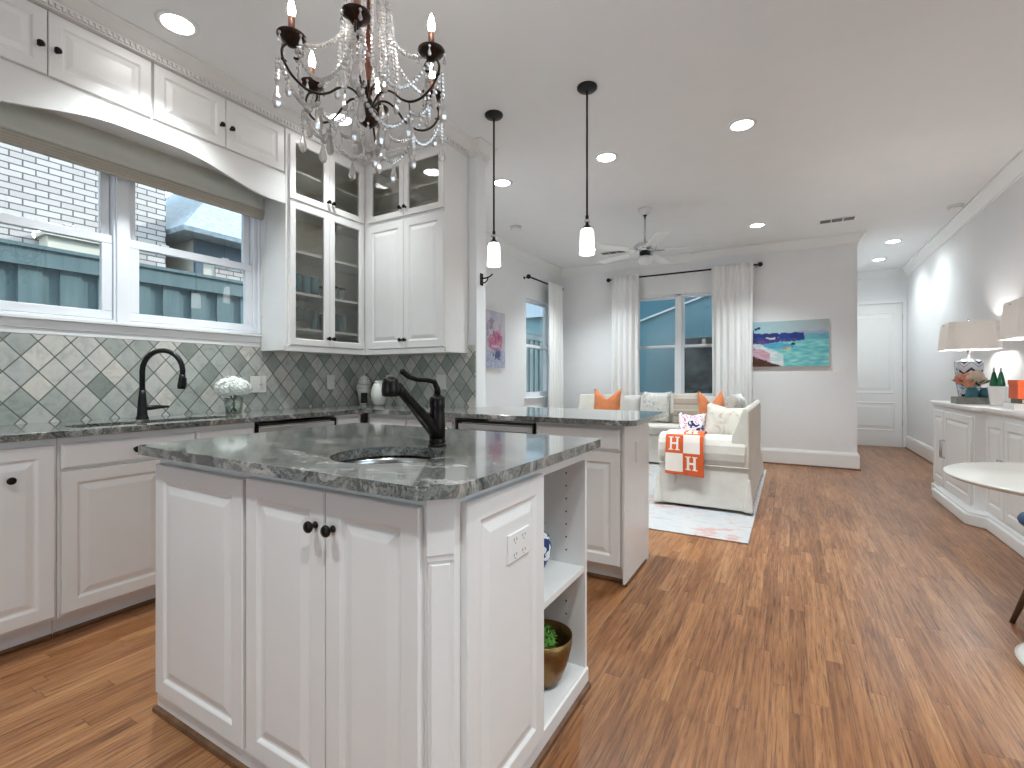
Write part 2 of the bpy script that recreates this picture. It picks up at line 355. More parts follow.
# ------------------------------------------------------------------ mesh builder
class MB:
    def __init__(s):
        s.v = []; s.f = []; s.mi = []; s.sm = []; s.xf = Matrix.Identity(4)
    def add(s, vs, fs, mi=0, smooth=False):
        b = len(s.v)
        for v in vs: s.v.append(tuple(s.xf @ Vector(v)))
        for f in fs:
            s.f.append(tuple(i + b for i in f)); s.mi.append(mi); s.sm.append(smooth)
        return s
    def box(s, x0, x1, y0, y1, z0, z1, mi=0):
        vs = [(x, y, z) for z in (z0, z1) for y in (y0, y1) for x in (x0, x1)]
        return s.add(vs, [(0, 2, 3, 1), (4, 5, 7, 6), (0, 1, 5, 4), (2, 6, 7, 3), (0, 4, 6, 2), (1, 3, 7, 5)], mi)
    def prism(s, poly, z0, z1, mi=0, holes=()):
        loops = [list(poly)] + [list(h) for h in holes]
        flat = [p for l in loops for p in l]; n = len(flat)
        tris = tessellate_polygon([[Vector((p[0], p[1], 0)) for p in l] for l in loops])
        vs = [(p[0], p[1], z0) for p in flat] + [(p[0], p[1], z1) for p in flat]
        fs = []
        if not holes:
            fs.append(tuple(range(n - 1, -1, -1))); fs.append(tuple(range(n, 2 * n)))
        else:
            for t in tris:
                a, b, c = [flat[i] for i in t]
                up = (b[0] - a[0]) * (c[1] - a[1]) - (b[1] - a[1]) * (c[0] - a[0]) > 0
                t = tuple(t) if up else (t[0], t[2], t[1])
                fs.append(tuple(i + n for i in t)); fs.append((t[2], t[1], t[0]))
        o = 0
        for k, l in enumerate(loops):
            m = len(l)
            for i in range(m):
                a, b = o + i, o + (i + 1) % m
                fs.append((a, b, b + n, a + n) if k == 0 else (b, a, a + n, b + n))
            o += m
        return s.add(vs, fs, mi)
    def lathe(s, prof, c=(0, 0, 0), seg=24, mi=0, smooth=True, sx=1.0, sy=1.0, caps=True, phase=0.0):
        vs = []; fs = []
        n = len(prof)
        for r, z in prof:
            for k in range(seg):
                a = 2 * PI * k / seg + phase
                vs.append((c[0] + r * sx * math.cos(a), c[1] + r * sy * math.sin(a), c[2] + z))
        for i in range(n - 1):
            for k in range(seg):
                a = i * seg + k; b = i * seg + (k + 1) % seg
                fs.append((a, b, b + seg, a + seg))
        if caps and prof[0][0] > 1e-6: fs.append(tuple(range(seg - 1, -1, -1)))
        if caps and prof[-1][0] > 1e-6: fs.append(tuple((n - 1) * seg + k for k in range(seg)))
        return s.add(vs, fs, mi, smooth)
    def sphere(s, c, r, seg=12, rings=8, mi=0, sc=(1, 1, 1), smooth=True):
        if not isinstance(r, (int, float)): sc = r; r = 1
        prof = [(max(1e-7, math.sin(PI * i / rings)) , -math.cos(PI * i / rings)) for i in range(rings + 1)]
        vs = []; fs = []
        vs.append((c[0], c[1], c[2] - r * sc[2]))
        for i in range(1, rings):
            for k in range(seg):
                a = 2 * PI * k / seg
                vs.append((c[0] + r * sc[0] * prof[i][0] * math.cos(a), c[1] + r * sc[1] * prof[i][0] * math.sin(a), c[2] + r * sc[2] * prof[i][1]))
        vs.append((c[0], c[1], c[2] + r * sc[2])); top = len(vs) - 1
        for k in range(seg):
            fs.append((0, 1 + (k + 1) % seg, 1 + k))
            for i in range(rings - 2):
                a = 1 + i * seg + k; b = 1 + i * seg + (k + 1) % seg
                fs.append((a, b, b + seg, a + seg))
            a = 1 + (rings - 2) * seg + k; b = 1 + (rings - 2) * seg + (k + 1) % seg
            fs.append((a, b, top))
        return s.add(vs, fs, mi, smooth)
    def tube(s, pts, r, seg=8, mi=0, smooth=True):
        pts = [Vector(p) for p in pts]; n = len(pts)
        rs = r if isinstance(r, (list, tuple)) else [r] * n
        vs = []; fs = []; ref = None
        for i in range(n):
            d = (pts[min(i + 1, n - 1)] - pts[max(i - 1, 0)])
            if d.length < 1e-9: d = Vector((0, 0, 1))
            d.normalize()
            if ref is None: ref = Vector((0, 0, 1)) if abs(d.z) < 0.9 else Vector((1, 0, 0))
            u = (ref - d * ref.dot(d))
            if u.length < 1e-6: u = d.orthogonal()
            u.normalize(); w = d.cross(u); ref = u
            for k in range(seg):
                a = 2 * PI * k / seg
                vs.append(tuple(pts[i] + u * (rs[i] * math.cos(a)) + w * (rs[i] * math.sin(a))))
        for i in range(n - 1):
            for k in range(seg):
                a = i * seg + k; b = i * seg + (k + 1) % seg
                fs.append((a, b, b + seg, a + seg))
        fs.append(tuple(range(seg - 1, -1, -1))); fs.append(tuple((n - 1) * seg + k for k in range(seg)))
        return s.add(vs, fs, mi, smooth)
    def sweep(s, path, prof, mi=0, closed=False):
        # profile points (out, z) swept along a plan polyline, "out" to the right of travel, mitred
        n = len(path); P = [Vector((p[0], p[1])) for p in path]
        def nr(a, b):
            d = (b - a).normalized(); return Vector((d.y, -d.x))
        vs = []; fs = []; m = len(prof)
        for i in range(n):
            if closed or 0 < i < n - 1:
                n1 = nr(P[i - 1], P[i]); n2 = nr(P[i], P[(i + 1) % n]); k = (n1 + n2) / (1 + n1.dot(n2))
            else:
                k = nr(P[0], P[1]) if i == 0 else nr(P[-2], P[-1])
            for d, z in prof: vs.append((P[i].x + k.x * d, P[i].y + k.y * d, z))
        for i in range(n if closed else n - 1):
            j = (i + 1) % n
            for k in range(m):
                k2 = (k + 1) % m
                fs.append((i * m + k, i * m + k2, j * m + k2, j * m + k))
        if not closed:
            fs.append(tuple(range(m - 1, -1, -1))); fs.append(tuple((n - 1) * m + k for k in range(m)))
        return s.add(vs, fs, mi)
    def rings(s, w, h, steps, mi=0, back=True, hole=False):
        # nested rectangles in local x-z, depth along y: steps (inset, y) from back edge to centre
        vs = []; fs = []
        for ins, y in steps:
            vs += [(ins, y, ins), (w - ins, y, ins), (w - ins, y, h - ins), (ins, y, h - ins)]
        n = len(steps)
        for i in range(n - 1):
            for k in range(4):
                k2 = (k + 1) % 4
                fs.append((i * 4 + k, i * 4 + k2, i * 4 + 4 + k2, i * 4 + 4 + k))
        if hole:
            for k in range(4):
                k2 = (k + 1) % 4
                fs.append(((n - 1) * 4 + k, (n - 1) * 4 + k2, k2, k))
        else:
            fs.append(tuple((n - 1) * 4 + k for k in range(4)))
            if back: fs.append((3, 2, 1, 0))
        return s.add(vs, fs, mi)
    def sheet(s, grid, mi=0, smooth=True, closed_u=False):
        # grid[i][j] of points
        nu = len(grid); nv = len(grid[0])
        vs = [p for row in grid for p in row]; fs = []
        for i in range(nu - 1):
            for j in range(nv - 1):
                fs.append((i * nv + j, i * nv + j + 1, (i + 1) * nv + j + 1, (i + 1) * nv + j))
        return s.add(vs, fs, mi, smooth)
    def build(s, name, mat, parent=None, bevel=0.0, seg=2, local=False, solid=0.0, fix=True, sub=0):
        me = bpy.data.meshes.new(name)
        vs = s.v
        if parent is not None and not local:
            L = parent['_w']; vs = [(v[0] - L[0], v[1] - L[1], v[2] - L[2]) for v in vs]
        me.from_pydata(vs, [], s.f)
        me.polygons.foreach_set('material_index', s.mi)
        me.polygons.foreach_set('use_smooth', s.sm)
        if fix:
            bm = bmesh.new(); bm.from_mesh(me); bmesh.ops.recalc_face_normals(bm, faces=bm.faces); bm.to_mesh(me); bm.free()
        me.update()
        for m in (mat if isinstance(mat, (list, tuple)) else [mat]): me.materials.append(m)
        o = bpy.data.objects.new(name, me)
        COL.objects.link(o)
        if parent is not None: o.parent = parent
        if solid:
            md = o.modifiers.new('thickness', 'SOLIDIFY'); md.thickness = solid; md.offset = 0
        if bevel:
            md = o.modifiers.new('bevel', 'BEVEL'); md.width = bevel; md.segments = seg; md.limit_method = 'ANGLE'; md.angle_limit = math.radians(40)
        if sub:
            md = o.modifiers.new('subsurf', 'SUBSURF'); md.levels = sub; md.render_levels = sub
        o['_w'] = [0.0, 0.0, 0.0]
        if parent is not None: o['_w'] = list(parent['_w'])
        return o

def child_of(o, parent):
    return o

def thing(name, label, cat, loc=(0, 0, 0), group=None):
    o = bpy.data.objects.new(name, None); COL.objects.link(o)
    o.location = loc; o.empty_display_size = 0.05
    o['label'] = label; o['category'] = cat
    if group: o['group'] = group
    o['_w'] = list(loc)
    return o
def tag(o, label, cat, group=None, kind=None):
    o['label'] = label; o['category'] = cat
    if group: o['group'] = group
    if kind: o['kind'] = kind
    return o
def struct(o, label=None):
    o['kind'] = 'structure'
    if label: o['label'] = label
    return o
def dup(root, loc, label=None):
    r = root.copy(); COL.objects.link(r); r.location = loc
    if label: r['label'] = label
    for ch in list(root.children):
        c = ch.copy(); COL.objects.link(c); c.parent = r
        for g in list(ch.children):
            d = g.copy(); COL.objects.link(d); d.parent = c
    return r

def RZ(origin, deg):
    return Matrix.Translation(origin) @ Matrix.Rotation(math.radians(deg), 4, 'Z')
FX, FNY, FNX = 90, 0, -90      # facing +X, -Y, -X

RAISED = lambda f: [(0, 0.020), (0, 0.003), (0.003, 0.0), (f - 0.004, 0.0), (f, 0.002), (f + 0.006, 0.007), (f + 0.012, 0.0075), (f + 0.036, 0.001), (f + 0.040, 0.0005)]
def panel_door(parent, xf, w, h, f=0.055, knobs=(), name='door', mat=None, kmat=None, flat=False):
    mb = MB(); mb.xf = xf
    if flat: mb.rings(w, h, [(0, 0.02), (0, 0.008), (0.006, 0.002), (0.012, 0.0)])
    else: mb.rings(w, h, RAISED(f))
    d = mb.build(name, mat or M['paint'], parent)
    for kx, kz in knobs: knob(d, xf, kx, kz, kmat)
    return d
def knob(parent, xf, kx, kz, mat=None):
    k = MB(); k.xf = xf @ Matrix.Translation((kx, 0, kz)) @ Matrix.Rotation(PI / 2, 4, 'X')
    k.lathe([(0.009, -0.001), (0.009, 0.003), (0.006, 0.006), (0.006, 0.014), (0.013, 0.018), (0.0155, 0.023), (0.013, 0.028), (0.006, 0.031), (0.0001, 0.0315)], seg=16)
    return k.build('knob', mat or M['bronze'], parent)
def glass_door(parent, xf, w, h, f=0.048, knobs=()):
    mb = MB(); mb.xf = xf
    mb.rings(w, h, [(0, 0.020), (0, 0.003), (0.003, 0.0), (f - 0.006, 0.0), (f, 0.006), (f, 0.020)], hole=True)
    d = mb.build('door', M['paint'], parent)
    g = MB(); g.xf = xf; g.box(f - 0.001, w - f + 0.001, 0.010, 0.013, f - 0.001, h - f + 0.001); g.build('pane', M['cabglass'], d)
    for kx, kz in knobs: knob(d, xf, kx, kz)
    return d

H = 2.94
WX = -3.30       # window wall / living-room side wall
SY = 3.09        # face of the stub wall behind the peninsula
BY = 7.31        # living-room back wall
RX = 1.665       # right wall
HX, HY = 0.727, 10.05

# ------------------------------------------------------------------ room shell
PLAN = [(WX - 0.15, -3.0), (RX + 0.15, -3.0), (RX + 0.15, HY + 0.15), (HX - 0.15, HY + 0.15), (HX - 0.15, BY + 0.15), (WX - 0.15, BY + 0.15)]
mb = MB(); mb.prism(PLAN, -0.12, 0.0); struct(mb.build('floor', M['floor']))
mb = MB(); mb.prism(PLAN, H, H + 0.12); struct(mb.build('ceiling', M['ceil']))
KW = (0.45, 2.075, 1.45, 2.47)      # kitchen window opening
LW = (6.10, 6.95, 0.86, 2.34)       # side window in the living room
mb = MB(); x0, x1 = WX - 0.15, WX
mb.box(x0, x1, -3.0, KW[0], 0, H); mb.box(x0, x1, KW[0], KW[1], 0, KW[2]); mb.box(x0, x1, KW[0], KW[1], KW[3], H)
mb.box(x0, x1, KW[1], LW[0], 0, H); mb.box(x0, x1, LW[0], LW[1], 0, LW[2]); mb.box(x0, x1, LW[0], LW[1], LW[3], H); mb.box(x0, x1, LW[1], BY + 0.15, 0, H)
struct(mb.build('wall_left', M['wall']))
mb = MB(); mb.box(WX, -2.105, SY, SY + 0.13, 0, H); struct(mb.build('wall_partition', M['wall'], bevel=0.004))
BW = (-2.06, -0.75, 0.87, 2.38)
mb = MB()
mb.box(WX, BW[0], BY, BY + 0.15, 0, H); mb.box(BW[1], HX, BY, BY + 0.15, 0, H); mb.box(BW[0], BW[1], BY, BY + 0.15, 0, BW[2]); mb.box(BW[0], BW[1], BY, BY + 0.15, BW[3], H)
mb.box(HX - 0.15, HX, BY + 0.15, HY, 0, H)
struct(mb.build('wall_back', M['wall']))
DR = (0.82, 1.61, 2.385)
mb = MB(); mb.box(HX - 0.15, DR[0], HY, HY + 0.15, 0, H); mb.box(DR[1], RX, HY, HY + 0.15, 0, H); mb.box(DR[0], DR[1], HY, HY + 0.15, DR[2], H)
struct(mb.build('wall_hall', M['wall']))
RW = (0.3, 1.9, 0.95, 2.25)        # opening added out of view by the round table to let light in
mb = MB(); mb.box(RX, RX + 0.15, -3.0, RW[0], 0, H); mb.box(RX, RX + 0.15, RW[1], HY + 0.15, 0, H); mb.box(RX, RX + 0.15, RW[0], RW[1], 0, RW[2]); mb.box(RX, RX + 0.15, RW[0], RW[1], RW[3], H)
struct(mb.build('wall_right', M['wall']))
mb = MB(); mb.box(WX, -1.4, -3.12, -3.0, 0, H); mb.box(0.2, RX, -3.12, -3.0, 0, H); mb.box(-1.4, 0.2, -3.12, -3.0, 2.05, H)
struct(mb.build('wall_front', M['wall']))

def plain_frame(name, horiz, a, b, z0, z1, c0, c1, mull):
    m = MB(); g = MB()
    q = (lambda mb, p0, p1, za, zb, d0, d1: mb.box(p0, p1, d0, d1, za, zb)) if horiz else (lambda mb, p0, p1, za, zb, d0, d1: mb.box(d0, d1, p0, p1, za, zb))
    for p0, p1, za, zb in ((a, a + 0.05, z0, z1), (b - 0.05, b, z0, z1), (a + 0.05, b - 0.05, z0, z0 + 0.05), (a + 0.05, b - 0.05, z1 - 0.05, z1)): q(m, p0, p1, za, zb, c0, c1)
    for k in range(1, mull):
        p = a + (b - a) * k / mull; q(m, p - 0.03, p + 0.03, z0 + 0.05, z1 - 0.05, c0, c1)
    o = struct(m.build(name, M['vinyl'])); d = (c0 + c1) / 2
    q(g, a + 0.04, b - 0.04, z0 + 0.04, z1 - 0.04, d - 0.002, d + 0.002); g.build('pane', M['pane'], o)
plain_frame('added_window_4', False, RW[0], RW[1], RW[2], RW[3], RX + 0.04, RX + 0.10, 2)  # unseen window, added to bring light from the right
plain_frame('added_window_5', True, -1.4, 0.2, 0.0, 2.05, -3.09, -3.03, 2)  # unseen window behind the camera, added as a light source
# crown and base mouldings
CROWN = [(0, H), (0, H - 0.125), (0.010, H - 0.125), (0.014, H - 0.105), (0.022, H - 0.098), (0.060, H - 0.040), (0.068, H - 0.026), (0.085, H - 0.022), (0.085, H)]
LRPATH = [(-2.105, SY + 0.13), (WX, SY + 0.13), (WX, BY), (HX, BY), (HX, HY), (RX, HY), (RX, -2.9)]
mb = MB(); mb.sweep(LRPATH, [(d, z) for d, z in CROWN]); struct(mb.build('trim_1', M['trim'], bevel=0))
BASE = [(0.0005, 0.0), (0.0005, 0.205), (0.012, 0.205), (0.016, 0.192), (0.020, 0.178), (0.022, 0.170), (0.022, 0.0)]
SHOE = [(0.022, 0.0), (0.022, 0.018), (0.034, 0.012), (0.036, 0.0)]
def baseboard(name, path):
    mb = MB(); mb.sweep(path, BASE); o = struct(mb.build(name, M['trim']))
    mb = MB(); mb.sweep(path, SHOE); s = mb.build('shoe_moulding', M['wood'], o)
baseboard('baseboard_back', [(WX + 0.03, BY), (HX, BY), (HX, HY)])
baseboard('baseboard_left', [(-2.3, SY + 0.13), (WX, SY + 0.13), (WX, BY - 0.04)])
baseboard('baseboard_right', [(RX, HY - 0.01), (RX, 6.33)])
# hall door
cas = MB()
for a, b, c, d in ((DR[1], DR[1] + 0.052, 0, DR[2] + 0.07), (DR[0] - 0.052, DR[0], 0, DR[2] + 0.07), (DR[0], DR[1], DR[2], DR[2] + 0.07)):
    cas.box(a, b, HY - 0.018, HY, c, d)
struct(cas.build('trim_2', M['trim'], bevel=0.004))
mb = MB(); mb.box(DR[0] + 0.003, DR[1] - 0.003, HY + 0.012, HY + 0.14, 0.001, DR[2] - 0.001)
door = struct(mb.build('door_1', M['trim'], bevel=0.002))
for z0, z1 in ((0.26, 0.74), (0.885, 2.24)):
    mb = MB(); mb.xf = RZ((DR[0] + 0.10, HY + 0.006, z0), FNY)
    mb.rings(0.59, z1 - z0, [(0, 0.006), (0.006, 0.0), (0.016, 0.0), (0.026, 0.0055), (0.060, 0.0055), (0.085, 0.001)], back=False)
    mb.build('panel', M['trim'], door)
for z in (0.35, 1.25, 2.1):
    mb = MB(); mb.box(DR[1] - 0.006, DR[1] + 0.002, HY + 0.004, HY + 0.012, z, z + 0.09); mb.build('hinge', M['chrome'], door)

# ------------------------------------------------------------------ windows
def sash(mb, x, ya, yb, za, zb, w=0.045, d=0.03):
    mb.box(x - d, x, ya, yb, za, za + w); mb.box(x - d, x, ya, yb, zb - w, zb)
    mb.box(x - d, x, ya, ya + w, za + w, zb - w); mb.box(x - d, x, yb - w, yb, za + w, zb - w)
fr = MB()
fx = WX - 0.01
for (a, b, c, d) in ((KW[0], KW[0] + 0.03, KW[2], KW[3]), (KW[1] - 0.035, KW[1], KW[2], KW[3]), (1.222, 1.302, KW[2], KW[3]), (KW[0], KW[1], KW[3] - 0.05, KW[3]), (KW[0], KW[1], KW[2], KW[2] + 0.02)):
    fr.box(fx - 0.10, fx, a, b, c, d)
fr.box(fx - 0.0, fx + 0.016, 1.232, 1.292, KW[2], KW[3])
win = struct(fr.build('window_1', M['vinyl'], bevel=0.003))
for ya, yb in ((0.482, 1.220), (1.304, 2.038)):
    mb = MB(); sash(mb, fx - 0.045, ya, yb, 1.905, 2.42, 0.042); s = mb.build('upper_sash', M['vinyl'], win, bevel=0.003)
    g = MB(); g.box(fx - 0.063, fx - 0.059, ya + 0.04, yb - 0.04, 1.94, 2.38); g.build('pane', M['pane'], s)
    mb = MB(); sash(mb, fx - 0.012, ya, yb, 1.472, 1.948, 0.048); s = mb.build('lower_sash', M['vinyl'], win, bevel=0.003)
    g = MB(); g.box(fx - 0.029, fx - 0.025, ya + 0.046, yb - 0.046, 1.518, 1.902); g.build('pane', M['pane'], s)
    for k in (0.25, 0.75):
        l = MB(); yy = ya + (yb - ya) * k; l.box(fx - 0.035, fx - 0.013, yy - 0.022, yy + 0.022, 1.949, 1.958); l.build('latch', M['vinyl'], s, bevel=0.003)
# stool and apron
mb = MB(); mb.box(WX, WX + 0.035, 0.0, 2.078, 1.436, 1.455); mb.box(WX, WX + 0.012, 0.0, 2.078, 1.362, 1.436); mb.box(WX, WX + 0.018, 0.0, 2.078, 1.392, 1.436)
struct(mb.build('trim_3', M['trim'], bevel=0.003))
mb = MB(); mb.box(WX, WX + 0.014, KW[1] - 0.012, 2.078, 1.456, 2.53); mb.box(WX, WX + 0.014, KW[0] - 0.06, KW[0] + 0.012, 1.456, 2.53)
struct(mb.build('trim_4', M['vinyl'], bevel=0.003))

# living-room side window
fr = MB(); 
for (a, b, c, d) in ((LW[0], LW[0] + 0.03, LW[2], LW[3]), (LW[1] - 0.03, LW[1], LW[2], LW[3]), (LW[0], LW[1], LW[3] - 0.03, LW[3]), (LW[0], LW[1], LW[2], LW[2] + 0.03)):
    fr.box(WX - 0.12, WX - 0.01, a, b, c, d)
fr.box(WX, WX + 0.04, LW[0] - 0.04, LW[1] + 0.04, LW[2] - 0.02, LW[2])
win = struct(fr.build('window_2', M['vinyl'], bevel=0.003))
for nm, z0, z1, x in (('upper_sash', 1.59, 2.31, WX - 0.06), ('lower_sash', 0.89, 1.64, WX - 0.03)):
    mb = MB(); sash(mb, x, LW[0] + 0.03, LW[1] - 0.03, z0, z1, 0.045); s = mb.build(nm, M['vinyl'], win)
    g = MB(); g.box(x - 0.017, x - 0.013, LW[0] + 0.07, LW[1] - 0.07, z0 + 0.04, z1 - 0.04); g.build('pane', M['pane'], s)
# back window: two double-hung units
fr = MB()
for (a, b, c, d) in ((BW[0], BW[0] + 0.03, BW[2], BW[3]), (BW[1] - 0.03, BW[1], BW[2], BW[3]), (-1.440, -1.370, BW[2], BW[3]), (BW[0], BW[1], BW[3] - 0.03, BW[3]), (BW[0], BW[1], BW[2], BW[2] + 0.02)):
    fr.box(a, b, BY + 0.01, BY + 0.12, c, d)
fr.box(BW[0] - 0.03, BW[1] + 0.03, BY - 0.035, BY, BW[2] - 0.02, BW[2])
win = struct(fr.build('window_3', M['vinyl'], bevel=0.003))
for xa, xb in ((BW[0] + 0.03, -1.442), (-1.368, BW[1] - 0.03)):
    for nm, z0, z1, y in (('upper_sash', 1.585, 2.35, BY + 0.07), ('lower_sash', 0.892, 1.63, BY + 0.035)):
        mb = MB(); mb.xf = RZ((xa, y, 0), 0)
        w = xb - xa; f = 0.03
        mb.box(0, w, 0, 0.03, z0, z0 + f); mb.box(0, w, 0, 0.03, z1 - f, z1); mb.box(0, f, 0, 0.03, z0 + f, z1 - f); mb.box(w - f, w, 0, 0.03, z0 + f, z1 - f)
        s = mb.build(nm, M['vinyl'], win)
        g = MB(); g.box(xa + 0.028, xb - 0.028, y + 0.013, y + 0.017, z0 + 0.028, z1 - 0.028); g.build('pane', M['pane'], s)
mb = MB(); mb.box(BW[0] - 0.06, BW[0] + 0.004, BY - 0.012, BY, BW[2], BW[3] + 0.06); mb.box(BW[1] - 0.004, BW[1] + 0.06, BY - 0.012, BY, BW[2], BW[3] + 0.06); mb.box(BW[0], BW[1], BY - 0.012, BY, BW[3] - 0.004, BW[3] + 0.06)
struct(mb.build('trim_5', M['trim']))

# backsplash (both kitchen walls)
mb = MB(); mb.box(WX, WX + 0.010, 0.0, SY, 0.914, 1.362); mb.box(WX, WX + 0.010, 2.078, SY, 1.362, 1.40)
mb.box(WX + 0.010, -2.112, SY - 0.010, SY, 0.914, 1.40)
struct(mb.build('backsplash', M['tile']), 'pale grey-green diamond tiles between counter and wall cabinets')

# ------------------------------------------------------------------ base cabinets along the window wall
CF = -2.735      # door faces
ZC = 0.884
def base_unit(name, label, y0, y1, fronts, group='white base cabinets under the window'):
    t = thing(name, label, 'cabinet', (CF, y0, 0), group)
    b = MB()
    if name == 'sink_cabinet':
        b.box(WX + 0.012, CF - 0.0205, y0 + 0.001, y1 - 0.001, 0.095, 0.68)
        b.box(CF - 0.045, CF - 0.0205, y0 + 0.001, y1 - 0.001, 0.68, ZC - 0.001); b.box(WX + 0.012, CF - 0.045, y0 + 0.001, y0 + 0.02, 0.68, ZC - 0.001); b.box(WX + 0.012, CF - 0.045, y1 - 0.02, y1 - 0.001, 0.68, ZC - 0.001)
    else: b.box(WX + 0.012, CF - 0.0205, y0 + 0.001, y1 - 0.001, 0.095, ZC - 0.001)
    b.build('body', M['paint'], t)
    k = MB(); k.box(WX + 0.012, CF - 0.075, y0 + 0.001, y1 - 0.001, 0.001, 0.095); k.build('toe_kick', M['paint'], t)
    s = MB(); s.box(CF - 0.075, CF - 0.060, y0 + 0.001, y1 - 0.001, 0.001, 0.020); s.build('shoe_moulding', M['wood'], t, bevel=0.005)
    for nm, ya, yb, za, zb, kn in fronts:
        panel_door(t, RZ((CF, ya, za), FX), yb - ya, zb - za, knobs=[(a - ya, c - za) for a, c in kn], name=nm, flat=(nm == 'drawer'))
    return t
base_unit('base_cabinet', 'white base cabinet with a knob centred on its tall door, cut off by left edge', 0.05, 0.815,
    [('door', 0.09, 0.515, 0.112, 0.853, []), ('door', 0.525, 0.803, 0.112, 0.853, [(0.665, 0.725)])])
base_unit('sink_cabinet', 'white base cabinet with false drawer fronts below the window sink', 0.815, 1.705,
    [('drawer', 0.826, 1.368, 0.742, 0.853, [(1.097, 0.799)]), ('drawer', 1.376, 1.694, 0.742, 0.853, [(1.535, 0.799)]), ('door', 0.826, 1.255, 0.112, 0.730, [(1.21, 0.66)]), ('door', 1.265, 1.694, 0.112, 0.730, [(1.31, 0.66)])])
base_unit('drawer_cabinet', 'narrow white drawer cabinet between window dishwasher and the corner', 2.283, 2.52,
    [('drawer', 2.293, 2.50, 0.742, 0.853, []), ('door', 2.293, 2.50, 0.112, 0.730, [])])
def dishwasher(label, xf):
    t = thing('dishwasher', label, 'dishwasher', tuple(xf.translation), 'panelled dishwashers')
    b = MB(); b.xf = xf; b.box(0.004, 0.570, 0.022, 0.50, 0.10, 0.862); b.build('body', M['steel'], t)
    d = MB(); d.xf = xf; d.box(0.012, 0.562, 0.0, 0.021, 0.11, 0.845); d.build('door', M['steel'], t, bevel=0.003)
    k = MB(); k.xf = xf; k.box(0.002, 0.572, -0.003, 0.021, 0.853, 0.868); k.box(0.002, 0.010, -0.003, 0.021, 0.11, 0.853); k.box(0.564, 0.572, -0.003, 0.021, 0.11, 0.853); k.build('trim', M['black'], t)
    h = MB(); h.xf = xf; h.tube([(0.06, 0.0, 0.80), (0.06, -0.03, 0.80), (0.51, -0.03, 0.80), (0.51, 0.0, 0.80)], 0.008); h.build('handle', M['steel'], t)
    p = MB(); p.xf = xf; p.box(0.004, 0.570, 0.075, 0.45, 0.001, 0.10); p.build('toe_kick', M['black'], t)
    return t
dishwasher('dishwasher with black trim set into the window counter', RZ((CF, 1.708, 0), FX))

# peninsula cabinets (faces look at the camera)
PF = 2.552
def pen_unit(name, label, x0, x1, fronts, back=2.985):
    t = thing(name, label, 'cabinet', (x0, PF, 0), 'white peninsula cabinets')
    b = MB(); b.box(x0 + 0.001, x1 - 0.001, PF + 0.0205, back, 0.095, ZC - 0.001); b.build('body', M['paint'], t)
    k = MB(); k.box(x0 + 0.001, x1 - 0.001, PF + 0.075, back, 0.001, 0.095); k.build('toe_kick', M['paint'], t)
    s = MB(); s.box(x0 + 0.001, x1 - 0.001, PF + 0.060, PF + 0.075, 0.001, 0.022); s.build('shoe_moulding', M['wood'], t, bevel=0.005)
    for nm, xa, xb, za, zb, kn in fronts:
        panel_door(t, RZ((xa, PF, za), FNY), xb - xa, zb - za, knobs=[(a - xa, c - za) for a, c in kn], name=nm, flat=(nm == 'drawer'))
    return t
t = pen_unit('corner_cabinet', 'white corner cabinet where the peninsula meets the window counter', -2.73, -1.925,
    [('drawer', -2.70, -2.35, 0.742, 0.853, []), ('drawer', -2.34, -1.94, 0.742, 0.853, []), ('door', -2.70, -2.35, 0.112, 0.73, []), ('door', -2.34, -1.94, 0.112, 0.73, [])])
pl = MB(); pl.sphere((-1.88 - 0.11, PF - 0.004, 0.80), 1, 12, 8, sc=(0.045, 0.018, 0.018)); pl.build('cup_pull', M['chrome'], t)
dishwasher('dishwasher with black trim under the peninsula top', RZ((-1.898, PF, 0), FNY))
t = pen_unit('peninsula_cabinet', 'white end cabinet of the peninsula with drawer over a raised panel door', -1.322, -0.782,
    [('drawer', -1.310, -0.800, 0.745, 0.862, []), ('door', -1.310, -0.800, 0.112, 0.728, [])])
s = MB(); s.box(-0.782, -0.768, PF + 0.02, 3.0, 0.0, 0.022); s.build('shoe_moulding', M['wood'], t, bevel=0.005)
e = MB(); e.box(-0.7825, -0.772, PF + 0.0, 2.99, 0.022, ZC - 0.001); e.build('end_panel', M['paint'], t)
mb = MB(); mb.box(-1.32, -0.772, 2.986, 3.06, 0.001, ZC - 0.001); mb.build('back_panel', M['paint'], t)

def cover_plate(name, label, xf, w, h, kind, parent_group, mat=None):
    t = thing(name, label, 'outlet' if 'outlet' in name else 'switch', tuple(xf.translation), parent_group)
    b = MB(); b.xf = xf; b.box(-w / 2, w / 2, -0.006, 0.0, -h / 2, h / 2); b.build('plate', mat or M['outlet'], t, bevel=0.002)
    n = max(1, round(w / 0.055)) if w > h else max(1, round((w - 0.02) / 0.046))
    for i in range(n):
        cx = (i - (n - 1) / 2) * 0.046
        s = MB(); s.xf = xf
        if kind == 'outlet':
            for dz in (-0.02, 0.02):
                s.box(cx - 0.0078, cx - 0.0062, -0.0066, -0.0055, dz - 0.004, dz + 0.004); s.box(cx + 0.0058, cx + 0.0074, -0.0066, -0.0055, dz - 0.004, dz + 0.004); s.box(cx - 0.002, cx + 0.001, -0.0066, -0.0055, dz - 0.011, dz - 0.008)
            s.build('socket', M['black'], t)
        else:
            s.box(cx - 0.016, cx + 0.016, -0.0085, -0.0055, -0.033, 0.033); s.build('rocker', mat or M['outlet'], t, bevel=0.001)
    return t
cover_plate('switch_plate', 'double rocker switch plate on tiles right of the white hydrangeas', RZ((WX + 0.0165, 2.058, 1.097), FX), 0.118, 0.118, 'sw', 'cover plates on the backsplash')
cover_plate('outlet_plate', 'single outlet plate on window-wall tiles left of the openwork lantern', RZ((WX + 0.0165, 2.683, 1.108), FX), 0.075, 0.118, 'sw', 'cover plates on the backsplash')
